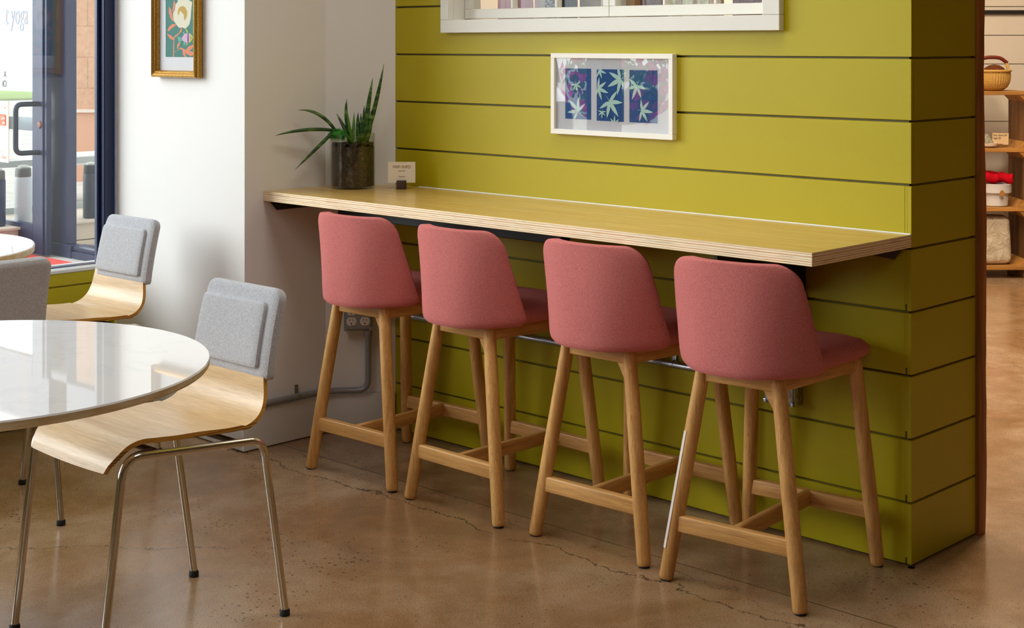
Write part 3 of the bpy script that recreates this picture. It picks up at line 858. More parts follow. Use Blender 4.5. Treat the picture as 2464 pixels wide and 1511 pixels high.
for k in range(420):
    th_ = rs.uniform(0, 2*PI); ph = math.acos(rs.uniform(-.9, 1))
    d = Vector((math.sin(ph)*math.cos(th_), math.sin(ph)*math.sin(th_), math.cos(ph)))
    e = d.orthogonal().normalized()*.0012
    b0 = ctr+Vector((d.x*.020, d.y*.020, d.z*.010)); tip = ctr+Vector((d.x*.040, d.y*.036, d.z*.026))
    m.face([b0-e, b0+e, tip])
o = m.build('moss_tuft', flat('bright_moss', (58, 150, 40), .7), pl); o['kind'] = 'stuff'

# ------------------------------------------------------------------ wifi card in a little wooden block
cx, cy = -1.883, -.098
ca = math.radians(43.5)
cd = thing('card_stand', 'small wifi info card standing in a dark wood block on the counter', 'card stand', (cx, cy, .8712), ca)
m = MB(); m.box(-.0165, .0165, -.012, .012, 0, .030, .0015, 2); m.build('block', wood('dark_walnut', (72, 48, 36), (44, 28, 22), 'Z', .6), cd)
paper = flat('cream_paper', (232, 218, 196), .7)
m = MB(); m.box(-.0465, .0475, -.0006, .0006, .022, .0935); cdp = m.build('card', paper, cd)
ink = flat('brown_ink', (150, 108, 60), .7)
for s, z, sz in (('WIFI INFO', .072, .0135), ('Username', .061, .0058), ('Password', .042, .0058)):
    text('lettering', s, sz, ink, cdp, (.0005, -.0009, z), (PI/2, 0, 0))

# ------------------------------------------------------------------ electrical boxes and conduit
e = Vector((.6402, .7682, 0)); nn = Vector((.7682, -.6402, 0)); A0 = Vector((-2.175, -.195, 0))
def duplex(parent, x, z, y):
    """round-cheeked receptacle face with two slots and an earth hole, in local x-z"""
    m = MB(); pts = []
    R = .0172
    for k in range(40):
        a = 2*PI*k/40; px = R*math.cos(a); pz = max(-.0142, min(.0142, R*math.sin(a))); pts.append((x+px, y, z+pz))
    m.prism(pts, (0, -.0022, 0)); r = m.build('receptacle', IVORY, parent)
    m = MB(); yy = y-.0022
    m.box(x-.0068, x-.0048, yy-.0003, yy, z+.001, z+.008); m.box(x+.0048, x+.0066, yy-.0003, yy, z+.002, z+.0075)
    m.lathe([(0, 0), (.0026, 0)], (0, 0, 0), 14)
    for v in m.bm.verts:
        if abs(v.co.x) < .003 and abs(v.co.y) < .003 and abs(v.co.z) < 1e-6: v.co = Vector((x+v.co.x, yy-.0003, z-.0075+v.co.y))
    m.build('slots', DARK, r)
def outlet(name, label, loc, rz, cols, mat):
    t = thing(name, label, 'outlet', loc, rz)
    m = MB(); m.box(-.05, .05, -.040, -.0006, -.05, .05, .004, 2); m.build('box', mat, t)
    m = MB(); m.box(-.046, .046, -.0455, -.0402, -.046, .046, .004, 3)
    for sx, sz in ((-1, -1), (1, -1), (-1, 1), (1, 1)): m.box(sx*.044-.006, sx*.044+.006, -.0475, -.0402, sz*.044-.006, sz*.044+.006, .002, 2)
    m.build('cover_plate', mat, t)
    for x in cols:
        for z in (-.016, .0165+.004): duplex(t, x, z, -.0456)
        m = MB(); m.lathe([(0, .0018), (.0022, .0015), (.0028, 0)], seg=14)
        for v in m.bm.verts: v.co = Vector((x+v.co.x, -.0455-v.co.z, -.039+v.co.y))
        m.build('screw', STEEL, t)
    return t
p = A0+e*.114
o1 = outlet('outlet_box', 'grey metal four gang outlet box on the white slanted wall behind the first stool', (p.x+nn.x*.0008, p.y+nn.y*.0008, .414), math.atan2(e.y, e.x), (-.0235, .0235), GREYBOX)
o2 = outlet('outlet_box', 'galvanised outlet box on the green wall behind the fourth stool', (-.382, -.0006, .420), 0, (-.0235, .0235), STEEL)
m = MB()
for z in (-.03, 0, .03):
    for k in range(1):
        ring = [(.0503, -.02+.010*math.cos(2*PI*i/24), z+.010*math.sin(2*PI*i/24)) for i in range(24)]
        m.tube(ring, .0008, 6, closed=True)
m.build('knockouts', STEEL, o2)
def conduit(label, pts, r, mat, fil, clips, cl_n):
    t = thing('conduit', label, 'conduit')
    m = MB(); m.tube(fillet(pts, fil, 12), r, 16); m.build('pipe', mat, t)
    return t
q0 = A0+e*.149+nn*.024
qa = A0+e*.075+nn*.024; qc = Vector((-2.175+.028, -.20, 0))
t1 = conduit('dark grey conduit bending from the outlet box down to the white column baseboard', [
    (q0.x, q0.y, .363), (q0.x, q0.y, .152), (qa.x, qa.y, .152), (qc.x-.004, qc.y-.012, .152), (-2.160, -.30, .152), (-2.160, YW-.004, .152)], .0105, GREYBOX, .11, [], 0)
m = MB(); m.tube([(q0.x, q0.y, .363), (q0.x, q0.y, .340)], .0145, 14); m.tube([(q0.x+nn.x*.014, q0.y+nn.y*.014, .345), (q0.x+nn.x*.019, q0.y+nn.y*.019, .345)], .004, 10); m.build('connector', GREYBOX, t1)
def clipm(t, c, d, n, r):
    """pipe strap: half ring over the pipe with a screw tab above"""
    m = MB(); d = Vector(d); n = Vector(n); c = Vector(c)
    R = [c+n*(r*1.12*math.cos(a))+Vector((0, 0, r*1.12*math.sin(a))) for a in [PI*.62-PI*1.24*i/12 for i in range(13)]]
    rows = [[p-d*.006, p+d*.006] for p in R]
    m.shell(rows, .0015)
    a0 = c-n*(r-.0005)+Vector((0, 0, r*1.0))
    b = MB()
    m.prism([a0-d*.007, a0+d*.007, a0+d*.007+Vector((0, 0, .028)), a0-d*.007+Vector((0, 0, .028))], n*.0018)
    s = a0+Vector((0, 0, .017)); m.tube([s+n*.0018, s+n*.0040], [.0035, .0025], 10)
    m.build('strap', STEEL, t)
clipm(t1, (-2.160, -.329, .152), (0, 1, 0), (1, 0, 0), .0108)
p1 = A0+e*.172+nn*.02
t2 = conduit('bright galvanised conduit running along the green wall behind the stools', [(p1.x, p1.y, .418), (p1.x+.035, p1.y+.035, .418), (-1.90, -.0155, .418), (-1.6, -.0155, .419), (-.433, -.0155, .420)], .0105, STEEL, .05, [], 0)
m = MB(); m.tube([(p1.x+.002, p1.y+.002, .418), (p1.x+.02, p1.y+.02, .418)], .014, 14); m.build('connector', STEEL, t2)
m = MB(); m.tube([(-.433, -.0155, .42), (-.455, -.0155, .42)], .0138, 14); m.tube([(-.444, -.029, .42), (-.444, -.034, .42)], .004, 10); m.build('connector', STEEL, t2)
clipm(t2, (-.774, -.0155, .42), (1, 0, 0), (0, -1, 0), .0108)

# ------------------------------------------------------------------ shop seen past the wooden post
th0 = math.radians(43.87)
W_ = Vector((-.693, .721, 0)); R_ = Vector((.721, .693, 0)); C0 = Vector((1.965, -3.553, 0))
def shop(d, l, z=0): q = C0+W_*d+R_*l; return Vector((q.x, q.y, z))
m = MB()
k = 0
while k*.178 < H:
    m.box(-1.2, 6, 0, .02, k*.178+.002, min((k+1)*.178-.002, H), .001, 1); k += 1
m.box(-1.2, 6, .018, .08, 0, H, mi=1)
o = m.build('wall_shop', [paint('shop_white_boards', (222, 214, 200), .5), DARK], loc=shop(9.3, 3), rot=(0, 0, th0)); struct(o)
m = MB(); m.box(-1, 5, -.02, -.0005, 1.555, 1.580, .002, 1)
struct(m.build('trim_3', flat('dark_metal_rail', (58, 56, 56), .4, .6), loc=shop(9.3, 3), rot=(0, 0, th0)))
CR = wood('reclaimed_crate_wood', (150, 108, 58), (92, 62, 30), 'Z', .7, .6, .5)
CRX = wood('reclaimed_shelf_wood', (196, 140, 66), (140, 92, 36), 'X', .65, .6, .5)
su = thing('shelf_unit', 'rustic wooden crate shelving against the white boards in the next room', 'shelf', shop(8.75, 2.745), th0)
for z in (.072, .414, .759, 1.093):
    m = MB(); m.box(-.28, .28, 0, .32, z-.021, z, .002, 1); m.build('shelf', CRX, su)
for z0, z1 in ((0, .051), (.072, .393), (.414, .738), (.759, 1.072)):
    for sx in (-1, 1):
        if z0 == 0:
            m = MB(); m.box(sx*.26-.015, sx*.26+.015, .02, .30, 0, .051); m.build('foot', CR, su); continue
        m = MB(); m.box(sx*.268-.010, sx*.268+.010, 0.012, .32, z0, z1, .001, 1); m.build('side_panel', CR, su)
        for zz0, s in ((z0, 1), (z1, -1)):
            m = MB(); m.prism([(sx*.257, .004, zz0), (sx*.217, .004, zz0), (sx*.257, .004, zz0+s*.04)], (0, .30, 0)); m.build('corner_brace', CRX, su)
def shelfpos(l, z, d=.15): return shop(8.75+d, l, z)
# basket with leather handle
bk = thing('basket', 'woven straw basket with a leather wrapped handle on the top crate shelf', 'basket', shelfpos(2.850, 1.0935), th0)
t = NT('woven_straw'); v = t.coord(); wv = t.N('ShaderNodeTexWave'); wv.inputs['Scale'].default_value = 40; wv.inputs['Distortion'].default_value = 2; wv.bands_direction = 'Z'; t.L(v, wv.inputs['Vector'])
t.set(Base_Color=t.ramp(wv.outputs['Fac'], [(.2, lin((176, 130, 54))), (.8, lin((226, 186, 104)))]), Roughness=.7); t.bump(wv.outputs['Fac'], .6, .004)
m = MB(); prof = [(0, .002), (.06, .002), (.085, .02), (.101, .05), (.106, .085), (.103, .118)]
rings = []
for r, z in prof[1:]:
    rings.append([m.bm.verts.new(((r+.0018*math.cos(40*2*PI*k/240))*math.cos(2*PI*k/240), (r+.0018*math.cos(40*2*PI*k/240))*math.sin(2*PI*k/240), z)) for k in range(240)])
for a, b in zip(rings, rings[1:]):
    for k in range(240): m.bm.faces.new((a[k], a[(k+1) % 240], b[(k+1) % 240], b[k]))
m.bm.faces.new(rings[0][::-1]); m.build('basket_body', t.m, bk, angle=80)
m = MB(); m.tube([(.106*math.cos(2*PI*k/48), .106*math.sin(2*PI*k/48), .118) for k in range(48)], .0075, 10, closed=True); m.build('rim', t.m, bk)
hp = [(-.098, 0, .12), (-.09, 0, .165), (-.05, 0, .192), (0, 0, .198), (.05, 0, .192), (.09, 0, .165), (.098, 0, .12)]
m = MB(); m.tube(catmull(hp[1:-1], 6), .011, 12); m.build('handle', flat('oxblood_leather', (112, 44, 30), .35), bk)
m = MB()
for s in (-1, 1): m.tube([(s*.098, 0, .11), (s*.092, 0, .15), (s*.082, 0, .172)], [.008, .010, .010], 10); m.tube([(s*.1, .012, .11), (s*.098, .01, .145), (s*.086, 0, .170)], .005, 8)
m.build('handle_binding', flat('straw_binding', (214, 176, 104), .6), bk)
# knitted things poking out of the basket
m = MB(); m.lathe([(0, .155), (.03, .150), (.055, .135), (.062, .12), (.05, .095), (0, .085)], (0.02, 0.02, 0), 30)
tag(m.build('woven_mat', fabric('brown_weave', (120, 66, 34), (70, 36, 18), 160, .8), loc=shelfpos(2.850, 1.0935), rot=(0, 0, th0)), 'brown woven mat bundled inside the straw basket', 'mat')
# bowl, herbs and price card
bw = thing('bowl', 'small white bowl of pale herbs on the second crate shelf', 'bowl', shelfpos(2.812, .7595, .10), th0)
m = MB(); m.lathe([(0, .001), (.03, .001), (.05, .012), (.056, .028), (.053, .028), (.045, .013), (0, .008)], seg=40); m.build('dish', flat('white_glaze', (236, 228, 216), .3), bw)
tag(m.build('herb_bundle', flat('x', (1, 1, 1))) if False else (lambda mm: (mm.lathe([(0, .075), (.012, .068), (.028, .045), (.044, .022), (0, .015)], (-.012, 0, .008), 24), mm.build('herb_bundle', fabric('dried_sage', (176, 170, 150), (104, 100, 80), 120, .8), loc=shelfpos(2.812, .7595, .10), rot=(0, 0, th0)))[1])(MB()), 'pale dried sage bundle lying in the small white bowl', 'herbs')
pc = thing('price_card', 'handwritten cream price card on the second crate shelf', 'price card', shelfpos(2.890, .7595, .12), th0)
m = MB(); m.box(-.012, .012, -.008, .008, 0, .02, .001, 1); m.build('clip_block', CR, pc)
m = MB(); m.box(-.048, .048, -.0006, .0006, .016, .084, rot=Matrix.Rotation(math.radians(1.5), 4, 'Y')); pcc = m.build('card', flat('kraft_cream', (224, 196, 152), .7), pc)
ink2 = flat('black_ink', (30, 26, 24), .7)
text('lettering', 'Palo Santo $4', .0145, ink2, pcc, (-.043, -.001, .066), (PI/2, 0, 0), 'LEFT', shear=.2)
text('lettering', 'Sage $3', .0145, ink2, pcc, (-.043, -.001, .049), (PI/2, 0, 0), 'LEFT', shear=.2)
# enamel tub with red cloth
tb = thing('tub', 'white enamel tub with a round kraft tag on the third crate shelf', 'tub', shelfpos(2.855, .4145, .12), th0)
enamel = flat('white_enamel_tub', (226, 226, 230), .25)
m = MB(); m.lathe([(0, .001), (.072, .001), (.076, .006), (.080, .077), (.094, .079), (.097, .083), (.098, .125), (.100, .132), (.094, .134), (.092, .085), (.074, .078), (.072, .01), (0, .008)], seg=64); m.build('tub_body', enamel, tb)
m = MB(); m.lathe([(0, 0), (.0135, 0), (.0135, .0012), (0, .0012)], seg=30)
bmesh.ops.transform(m.bm, matrix=Matrix.Translation((.012, -.1005, .082)) @ Matrix.Rotation(PI/2, 4, 'X') @ Matrix.Diagonal((1, 1.35, 1, 1)), verts=m.bm.verts)
m.build('tag', flat('kraft_tag', (176, 122, 50), .7), tb)
REDK = fabric('red_knit', (226, 16, 40), (150, 4, 20), 300, .8, .3)
def cloth_roll(cx_, cy_, z, w, ang):
    m = MB(); rows = []
    for i in range(25):
        a = 2*PI*i/24*.96
        rows.append([((-w/2+w*k/10), .026*math.cos(a)*(1+.06*math.sin(k*.7)), .030*math.sin(a)+.005*math.sin(k*.6)) for k in range(11)])
    m.shell(rows, .006)
    bmesh.ops.transform(m.bm, matrix=Matrix.Translation((cx_, cy_, z)) @ Matrix.Rotation(ang, 4, 'Z'), verts=m.bm.verts)
    return m
for k, (a, b, c_, w_, g) in enumerate([(-.045, -.055, .167, .085, .15), (.050, -.045, .167, .085, -.45), (.0, .032, .170, .12, 0)]):
    m = cloth_roll(a, b, c_, w_, g)
    tag(m.build('beanie', REDK, loc=shelfpos(2.855, .4145, .12), rot=(0, 0, th0), angle=80, subsurf=2), ['red knitted beanie on the left of the white tub', 'red knitted beanie slipping over the right rim of the white tub', 'red knitted beanie at the back of the white tub'][k], 'beanie', 'red beanies piled in the white tub')
# canvas bag
t = NT('canvas'); v = t.coord(); nz = t.noise(v, 14, 4, .6, .8); t.set(Base_Color=t.ramp(nz, [(.3, lin((190, 176, 150))), (.7, lin((226, 216, 196)))]), Roughness=.85); t.bump(nz, .9, .02)
m = MB(); m.box(-.12, .085, -.07, .10, .001, .285, .035, 4)
rs = random.Random(4)
for v in m.bm.verts:
    v.co.x += .010*math.sin(v.co.z*22+v.co.y*9); v.co.y += .006*math.sin(v.co.x*30+v.co.z*15)
tag(m.build('canvas_bag', t.m, loc=shelfpos(2.855, .0725, .12), rot=(0, 0, th0), angle=80, subsurf=2), 'cream canvas bag standing on the lowest crate shelf', 'bag')

# ------------------------------------------------------------------ outside the shop window
def ground():
    t = NT('pale_pavement'); n = t.noise(t.coord(), 4, 4); t.set(Base_Color=t.ramp(n, [(.3, lin((176, 172, 164))), (.7, lin((206, 202, 194)))]), Roughness=.8); return t.m
m = MB(); m.box(-60, -3.13, -60, 60, -.1, 0); struct(m.build('ground', ground()))
# glass entrance door standing ajar, with handle, lock and push bar
dr = bpy.data.objects.new('door_1', None); COL.objects.link(dr); struct(dr); dr['label'] = 'dark blue glazed entrance door outside the window'
m = MB()
m.box(-7.016, -6.882, 1.30, 1.345, .012, 2.25, .003, 1); m.box(-8.05, -7.95, 1.30, 1.345, .012, 2.25, .003, 1)
m.box(-7.95, -7.016, 1.30, 1.345, .012, .20, .003, 1); m.box(-7.95, -7.016, 1.30, 1.345, 2.13, 2.25, .003, 1)
m.box(-6.882, -6.85, 1.31, 1.345, .012, 2.25, .002, 1)
struct(m.build('door_leaf', FRAME, dr))
m = MB(); m.box(-7.96, -7.01, 1.320, 1.326, .19, 2.14); struct(m.build('door_glass', GLASS, dr))
HM = flat('dark_handle_metal', (36, 44, 58), .35, .3)
m = MB(); m.tube(fillet([(-6.935, 1.30, .985), (-6.935, 1.142, .985), (-6.935, 1.142, .672), (-6.935, 1.30, .672)], .045, 8), .0165, 14); struct(m.build('door_handle', HM, dr))
m = MB(); m.lathe([(0, .012), (.020, .010), (.026, 0)], seg=24)
bmesh.ops.transform(m.bm, matrix=Matrix.Translation((-6.915, 1.30, .85)) @ Matrix.Rotation(PI/2, 4, 'X'), verts=m.bm.verts)
m.lathe([(0, 0), (.010, 0)], seg=18, mi=1)
struct(m.build('door_lock', [flat('bronze_lock', (110, 74, 64), .4, .5), flat('brass', (226, 178, 60), .3, .8)], dr))
m = MB(); m.box(-7.46, -7.02, 1.355, 1.39, .80, .885, .006, 2); struct(m.build('push_bar', flat('grey_blue_push_bar', (92, 110, 128), .4), dr))
m = MB()
m.box(-6.985, -6.755, 1.40, 1.47, .086, 2.6, .003, 1); m.box(-6.70, -6.39, 1.40, 1.47, .0, .045, .003, 1); m.box(-6.70, -6.39, 1.41, 1.50, .045, .085, .01, 2)
m.box(-8.2, -6.3, 1.40, 1.47, 2.27, 2.6, .003, 1); m.box(-6.39, -6.28, 1.40, 1.47, 0, 2.6, .003, 1)
m.box(-6.99, -6.70, 1.395, 1.47, .0, .085, .003, 1)
struct(m.build('door_frame', FRAME, dr))
# signs stuck on the door glass
ps = thing('door_poster', 'peach poster with an orange badge on the entrance door glass', 'poster', (0, 0, 0))
m = MB(); m.box(-7.60, -7.36, 1.314, 1.3185, .58, .99); pp = m.build('sheet', flat('peach_paper', (246, 222, 202), .7), ps)
coral = flat('coral_ink', (232, 108, 76), .6)
m = MB(); m.box(-7.52, -7.392, 1.3128, 1.314, .827, .90, .008, 2); m.build('badge', coral, ps)
text('lettering', 'OGA', .030, coral, ps, (-7.388, 1.3132, .604), (PI/2, 0, 0), 'RIGHT')
text('lettering', 'great,', .024, flat('white_ink', (250, 246, 240), .6), ps, (-7.396, 1.3122, .868), (PI/2, 0, 0), 'RIGHT')
text('lettering', 'ating', .024, flat('white_ink_two', (250, 246, 240), .6), ps, (-7.396, 1.3122, .838), (PI/2, 0, 0), 'RIGHT')
m = MB()
for x, z, s in ((-7.405, .945, .016), (-7.375, .96, .007), (-7.375, .93, .007), (-7.44, .95, .012)):
    m.face([(x-s, 1.3134, z), (x-s*.2, 1.3134, z-s*.2), (x, 1.3134, z-s), (x+s*.2, 1.3134, z-s*.2), (x+s, 1.3134, z), (x+s*.2, 1.3134, z+s*.2), (x, 1.3134, z+s), (x-s*.2, 1.3134, z+s*.2)])
m.build('stars', coral, ps)
m = MB(); m.box(-7.56, -7.385, 1.3134, 1.314, .652, .654); m.build('rule', coral, ps)
sg = thing('door_lettering', 'yoga studio lettering on the entrance door glass', 'sign', (0, 0, 0))
m = MB(); m.box(-7.90, -7.03, 1.316, 1.3195, 1.06, 2.1); m.build('frosted_film', flat('white_film', (240, 242, 244), .5), sg)
bl = flat('black_letter', (40, 46, 50), .6); pale = flat('pale_grey_letter', (150, 160, 176), .6)
text('lettering', 'A', .062, bl, sg, (-7.39, 1.3135, 1.148), (PI/2, 0, 0), 'RIGHT', sx=.8)
text('lettering', 'IO', .062, bl, sg, (-7.385, 1.3135, 1.085), (PI/2, 0, 0), 'RIGHT', sx=.9)
text('lettering', 't yoga', .20, pale, sg, (-7.10, 1.3135, 1.50), (PI/2, 0, 0), 'RIGHT', shear=.12, sx=.62)
# low ledge with insulated bottles
LED = paint('beige_ledge_paint', (206, 190, 170), .6, .03, .02)
m = MB(); m.box(-7.9, -7.2, .6, 3.2, .0, .036, .002, 1); m.box(-7.9, -7.2, .6, 3.2, .042, .15, .002, 1); m.box(-7.9, -7.17, .6, 3.2, .152, .170, .004, 2)
tag(m.build('window_ledge', LED), 'low beige window ledge carrying the row of bottles', 'ledge')
m = MB(); m.box(-7.93, -7.9, .4, 3.4, .17, .215, .003, 1); m.box(-7.93, -7.9, .4, 3.4, .50, .545, .003, 1)
tag(m.build('rail', flat('grey_rail', (160, 166, 166), .4, .3)), 'thin grey rail behind the row of bottles', 'rail')
def bottle(label, y, x, R, Hb, mat, capmat):
    t = thing('bottle', label, 'bottle', (x, y, .1705), 0, 'insulated bottles on the window ledge')
    m = MB(); m.lathe([(0, 0), (R*.92, 0), (R, .008), (R, Hb*.78), (R*.96, Hb*.80), (0, Hb*.80)], seg=40); m.build('body', mat, t)
    m = MB(); m.lathe([(0, Hb*.80), (R*.90, Hb*.80), (R*.94, Hb*.82), (R*.90, Hb*.94), (R*.8, Hb*.955), (0, Hb*.955)], seg=40); m.build('cap', capmat, t)
    m = MB(); m.lathe([(0, Hb*.955), (R*.62, Hb*.955), (R*.6, Hb*.985), (R*.3, Hb), (0, Hb)], seg=30); m.build('lid', flat('grey_lid', (196, 198, 190), .5), t)
NB = flat('navy_bottle', (34, 46, 82), .4); WB = flat('white_bottle', (222, 228, 236), .4); BB = flat('black_bottle', (46, 54, 66), .45); CAPG = flat('grey_cap', (96, 98, 98), .5); CAPB = flat('dark_cap', (44, 52, 60), .5)
bottle('navy insulated bottle cut off by the left edge of the photo', 1.215, -7.33, .058, .385, NB, CAPG)
bottle('white insulated bottle left of the blue door stile', 1.388, -7.30, .056, .395, WB, CAPG)
bottle('white insulated bottle mostly hidden behind the door jamb', 1.700, -7.30, .056, .385, WB, CAPB)
bottle('dark insulated bottle next to the window post', 1.895, -7.30, .056, .385, BB, CAPB)
m = MB(); m.box(-7.15, -6.1, -.2, 1.28, .001, .012, .004, 1); tag(m.build('door_mat', fabric('red_mat', (226, 84, 78), (196, 60, 56), 200)), 'red mat lying in front of the entrance door', 'mat')
# block building across the way
def block():
    t = NT('salmon_split_block'); tc = t.N('ShaderNodeTexCoord'); mp = t.N('ShaderNodeMapping'); t.L(tc.outputs['Object'], mp.inputs[0]); mp.inputs['Rotation'].default_value = (PI/2, 0, 0)
    br = t.N('ShaderNodeTexBrick'); br.inputs['Scale'].default_value = 1; br.inputs['Brick Width'].default_value = .42; br.inputs['Row Height'].default_value = .31; br.inputs['Mortar Size'].default_value = .006
    br.inputs['Color1'].default_value = lin((206, 158, 128)); br.inputs['Color2'].default_value = lin((214, 170, 138)); br.inputs['Mortar'].default_value = lin((180, 136, 110))
    t.L(mp.outputs[0], br.inputs['Vector']); n = t.noise(t.coord(), 14, 5, .7)
    t.set(Base_Color=t.mix(.35, br.outputs['Color'], t.ramp(n, [(.3, lin((170, 120, 92))), (.7, lin((226, 186, 154)))])), Roughness=.9); t.bump(n, .8, .03); return t.m
bl_ = thing('building', 'salmon block building seen through the glass beyond the entrance', 'building', (-11.6, 4.15, 0), math.radians(43))
m = MB(); m.box(-.12, 2.5, 0, .5, .72, 4.0); m.build('block_wall', block(), bl_)
m = MB(); m.box(-.12, 2.5, -.03, .5, 0, .69); m.build('base_wall', paint('salmon_render', (214, 162, 132), .8), bl_)
m = MB(); m.box(-.14, 2.5, -.06, .5, .69, .72); m.build('cap_course', flat('pale_cap', (220, 206, 192), .8), bl_)
m = MB(); m.box(-10.2, -9.6, 2.9, 5.0, .33, .40, .005, 2)
for y in (3.1, 4.8): m.box(-10.1, -9.7, y-.06, y+.06, 0, .33, .004, 1)
tag(m.build('bench', flat('pale_concrete', (196, 194, 190), .8)), 'pale concrete bench in front of the salmon block building', 'bench')
m = MB(); m.box(-41, -32, 8, 24, -.001, .06, .03, 2); tag(m.build('lawn', fabric('lawn_green', (150, 170, 96), (110, 136, 64), 40)), 'strip of lawn far beyond the entrance door', 'lawn', kind='stuff')

# flower basket and parked car that the picture glass mirrors
fb = thing('flower_basket', 'hanging basket of magenta petunias outside the shop window', 'flower basket', (-4.05, -3.75, 1.18))
m = MB(); m.lathe([(0, -.32), (.16, -.30), (.24, -.18), (.26, -.10), (.24, -.10), (0, -.14)], seg=32); m.build('pot', flat('brown_pot', (96, 66, 46), .7), fb)
def petal(name, c, tr):
    t = NT(name); t.set(Base_Color=lin(c), Roughness=.6)
    tl = t.N('ShaderNodeBsdfTranslucent'); tl.inputs['Color'].default_value = lin(tr); mx = t.N('ShaderNodeMixShader'); mx.inputs[0].default_value = .75
    t.L(t.b.outputs[0], mx.inputs[1]); t.L(tl.outputs[0], mx.inputs[2]); t.L(mx.outputs[0], t.out.inputs['Surface']); return t.m
rs = random.Random(11); mf = MB(); ml = MB()
for k in range(420):
    th_ = rs.uniform(0, 2*PI); ph = math.acos(rs.uniform(-.95, 1)); rr = rs.uniform(.30, .42)
    d = Vector((math.sin(ph)*math.cos(th_), math.sin(ph)*math.sin(th_), math.cos(ph)*.85)); c = d*rr
    n_ = (d+Vector((rs.uniform(-.4, .4), rs.uniform(-.4, .4), rs.uniform(-.4, .4)))).normalized(); ux = n_.orthogonal().normalized(); uy = n_.cross(ux)
    if k % 2:
        r0 = rs.uniform(.022, .034); pts = [c+(ux*math.cos(a)+uy*math.sin(a))*r0*(1+.18*math.cos(5*a))+n_*.006 for a in [2*PI*i/20 for i in range(20)]]
        ce = mf.bm.verts.new(c-n_*.012); vs = [mf.bm.verts.new(p) for p in pts]
        for i in range(20): mf.bm.faces.new((ce, vs[i], vs[(i+1) % 20])).material_index = 0 if rs.random() > .12 else 1
    else:
        for q in range(5):
            a = rs.uniform(0, 6.3); l = .05; v1 = ux*math.cos(a)+uy*math.sin(a); v2 = n_.cross(v1)*.013; c2 = c-d*.03+v1*.02
            ml.face([c2, c2+v1*l*.5+v2, c2+v1*l, c2+v1*l*.5-v2])
o = mf.build('petunias', [petal('magenta_petal', (236, 60, 170), (255, 90, 200)), petal('coral_petal', (240, 90, 80), (250, 110, 90))], fb); o['kind'] = 'stuff'
o = ml.build('foliage', petal('basket_leaf', (70, 110, 40), (120, 170, 60)), fb); o['kind'] = 'stuff'
m = MB(); 
for k in range(3): a = 2*PI*k/3; m.tube([(.25*math.cos(a), .25*math.sin(a), -.1), (0, 0, 1.675)], .003, 6)
m.build('hanger', STEEL, fb)
m = MB(); m.tube([(-3.14, -3.75, 2.87), (-4.1, -3.75, 2.87)], .012); m.box(-3.145, -3.13, -3.80, -3.70, 2.78, 2.98); tag(m.build('wall_bracket', NAVY), 'dark wall arm holding the petunia basket outside', 'wall arm')
car = thing('car', 'dark blue parked car outside the shop window', 'car', (-10.3, -8.6, 0), math.radians(40))
m = MB()
sec = [(-2.1, .55), (-2.05, .30), (2.05, .30), (2.15, .55), (2.05, .78), (1.1, .92), (.45, 1.42), (-1.1, 1.45), (-1.75, .98), (-2.08, .92)]
m.prism([(x, -.85, z) for x, z in sec], (0, 1.7, 0), bev=.06)
m.build('body', flat('navy_car_paint', (24, 40, 74), .2), car)
m = MB(); m.prism([(1.0, -.875, .95), (.42, -.875, 1.36), (-1.05, -.875, 1.38), (-1.6, -.875, 1.0)], (0, 1.75, 0)); m.prism([(1.12, -.7, .97), (.52, -.65, 1.40), (.52, .65, 1.40), (1.12, .7, .97)], (.03, 0, .03)); m.build('windows', flat('car_glass', (20, 26, 32), .1), car)
for x in (-1.3, 1.35):
    for y in (-.82, .82):
        m = MB(); m.tube([(x, y-.1, .32), (x, y+.1, .32)], .32, 32); wl = m.build('wheel', RUBBER, car)
        m = MB(); m.tube([(x, y-.11, .32), (x, y+.11, .32)], .19, 24); m.build('rim', STEEL, wl)

# ------------------------------------------------------------------ light
W = bpy.data.worlds.new('sky'); S.world = W; W.use_nodes = True
nt = W.node_tree; bg = nt.nodes['Background']
tc = nt.nodes.new('ShaderNodeTexCoord'); sep = nt.nodes.new('ShaderNodeSeparateXYZ'); nt.links.new(tc.outputs['Generated'], sep.inputs[0])
flatv = nt.nodes.new('ShaderNodeCombineXYZ'); nt.links.new(sep.outputs[0], flatv.inputs[0]); nt.links.new(sep.outputs[1], flatv.inputs[1])
nrm = nt.nodes.new('ShaderNodeVectorMath'); nrm.operation = 'NORMALIZE'; nt.links.new(flatv.outputs[0], nrm.inputs[0])
dot = nt.nodes.new('ShaderNodeVectorMath'); dot.operation = 'DOT_PRODUCT'
nt.links.new(nrm.outputs[0], dot.inputs[0]); dot.inputs[1].default_value = Vector((-.745, -.667, 0)).normalized()
def smooth(src, a, b, lo=0, hi=1):
    mr = nt.nodes.new('ShaderNodeMapRange'); mr.interpolation_type = 'SMOOTHSTEP'
    for k, v in (('From Min', a), ('From Max', b), ('To Min', lo), ('To Max', hi)): mr.inputs[k].default_value = v
    nt.links.new(src, mr.inputs['Value']); return mr.outputs[0]
def mul(a, b):
    q = nt.nodes.new('ShaderNodeMath'); q.operation = 'MULTIPLY'
    nt.links.new(a, q.inputs[0])
    if hasattr(b, 'is_linked'): nt.links.new(b, q.inputs[1])
    else: q.inputs[1].default_value = b
    return q.outputs[0]
g = mul(mul(smooth(dot.outputs['Value'], .88, .975), smooth(sep.outputs[2], -.05, .12)), smooth(sep.outputs[2], .80, .35))
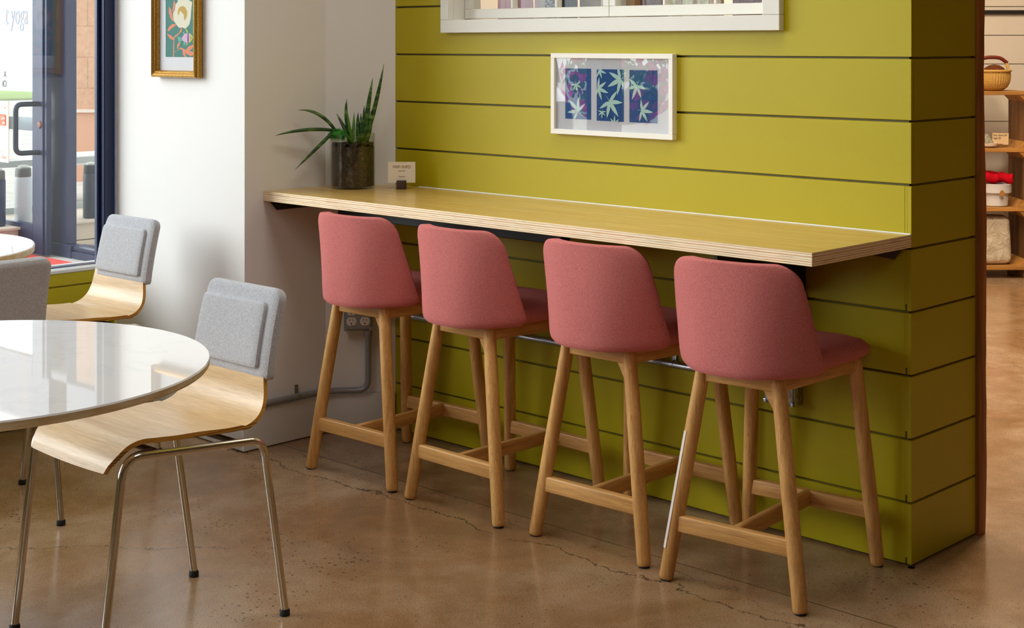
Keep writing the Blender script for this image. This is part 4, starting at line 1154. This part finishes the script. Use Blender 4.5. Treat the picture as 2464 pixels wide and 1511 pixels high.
ad = nt.nodes.new('ShaderNodeMath'); ad.operation = 'ADD'; nt.links.new(mul(g, 9.5), ad.inputs[0]); ad.inputs[1].default_value = 1.6
nt.links.new(ad.outputs[0], bg.inputs['Strength'])
bg.inputs['Color'].default_value = (.93, .97, 1.0, 1)
def area(name, loc, size, power, color, rot=(0, 0, 0), sy=None):
    l = bpy.data.lights.new(name, 'AREA'); l.energy = power; l.color = color; l.size = size
    if sy: l.shape = 'RECTANGLE'; l.size_y = sy
    o = bpy.data.objects.new(name, l); COL.objects.link(o); o.location = loc; o.rotation_euler = rot; return o
warm = (1, .80, .58); soft = (1, .97, .93)
area('ceiling_fill', (-.3, -.9, 3.05), .9, 19, soft)  # added fill without a fixture, lifts the column face and counter
area('ceiling_fill', (2.8, -4.6, 3.05), 1.2, 28, soft)  # added fill to lighten the green wall end
area('ceiling_fill', (-.9, -3.0, 3.05), 1.2, 18, soft)  # added frontal fill for the green wall and stools
area('ceiling_fill', (-1.6, 3.4, 3.05), 1.0, 60, warm)  # added fill over the shop shelves, no fixture
area('ceiling_fill', (-1.0, 1.0, 3.05), .8, 22, (1, .9, .78))  # added fill for the clothes behind the inner window
area('ceiling_fill', (-.5, 2.4, 3.05), .6, 75, warm)  # added fill to brighten the shop floor past the post

# ------------------------------------------------------------------ camera
cam = bpy.data.cameras.new('camera'); co = bpy.data.objects.new('camera', cam); COL.objects.link(co)
cam.sensor_width = 36; cam.lens = 3607/2464*36; cam.shift_y = -(755.5-106)/2464
cam.clip_start = .05; cam.clip_end = 200
co.location = (1.965, -3.553, 1.37); co.rotation_euler = (PI/2, 0, math.atan2(.693, .721))
S.camera = co
S.view_settings.view_transform = 'Standard'; S.view_settings.look = 'None'; S.view_settings.exposure = .15; S.view_settings.gamma = 1
S.view_settings.use_curve_mapping = False
try:
    S.cycles.use_denoising = True; S.cycles.max_bounces = 10; S.cycles.diffuse_bounces = 6; S.cycles.transparent_max_bounces = 16
    S.cycles.sample_clamp_indirect = 10
except Exception: pass
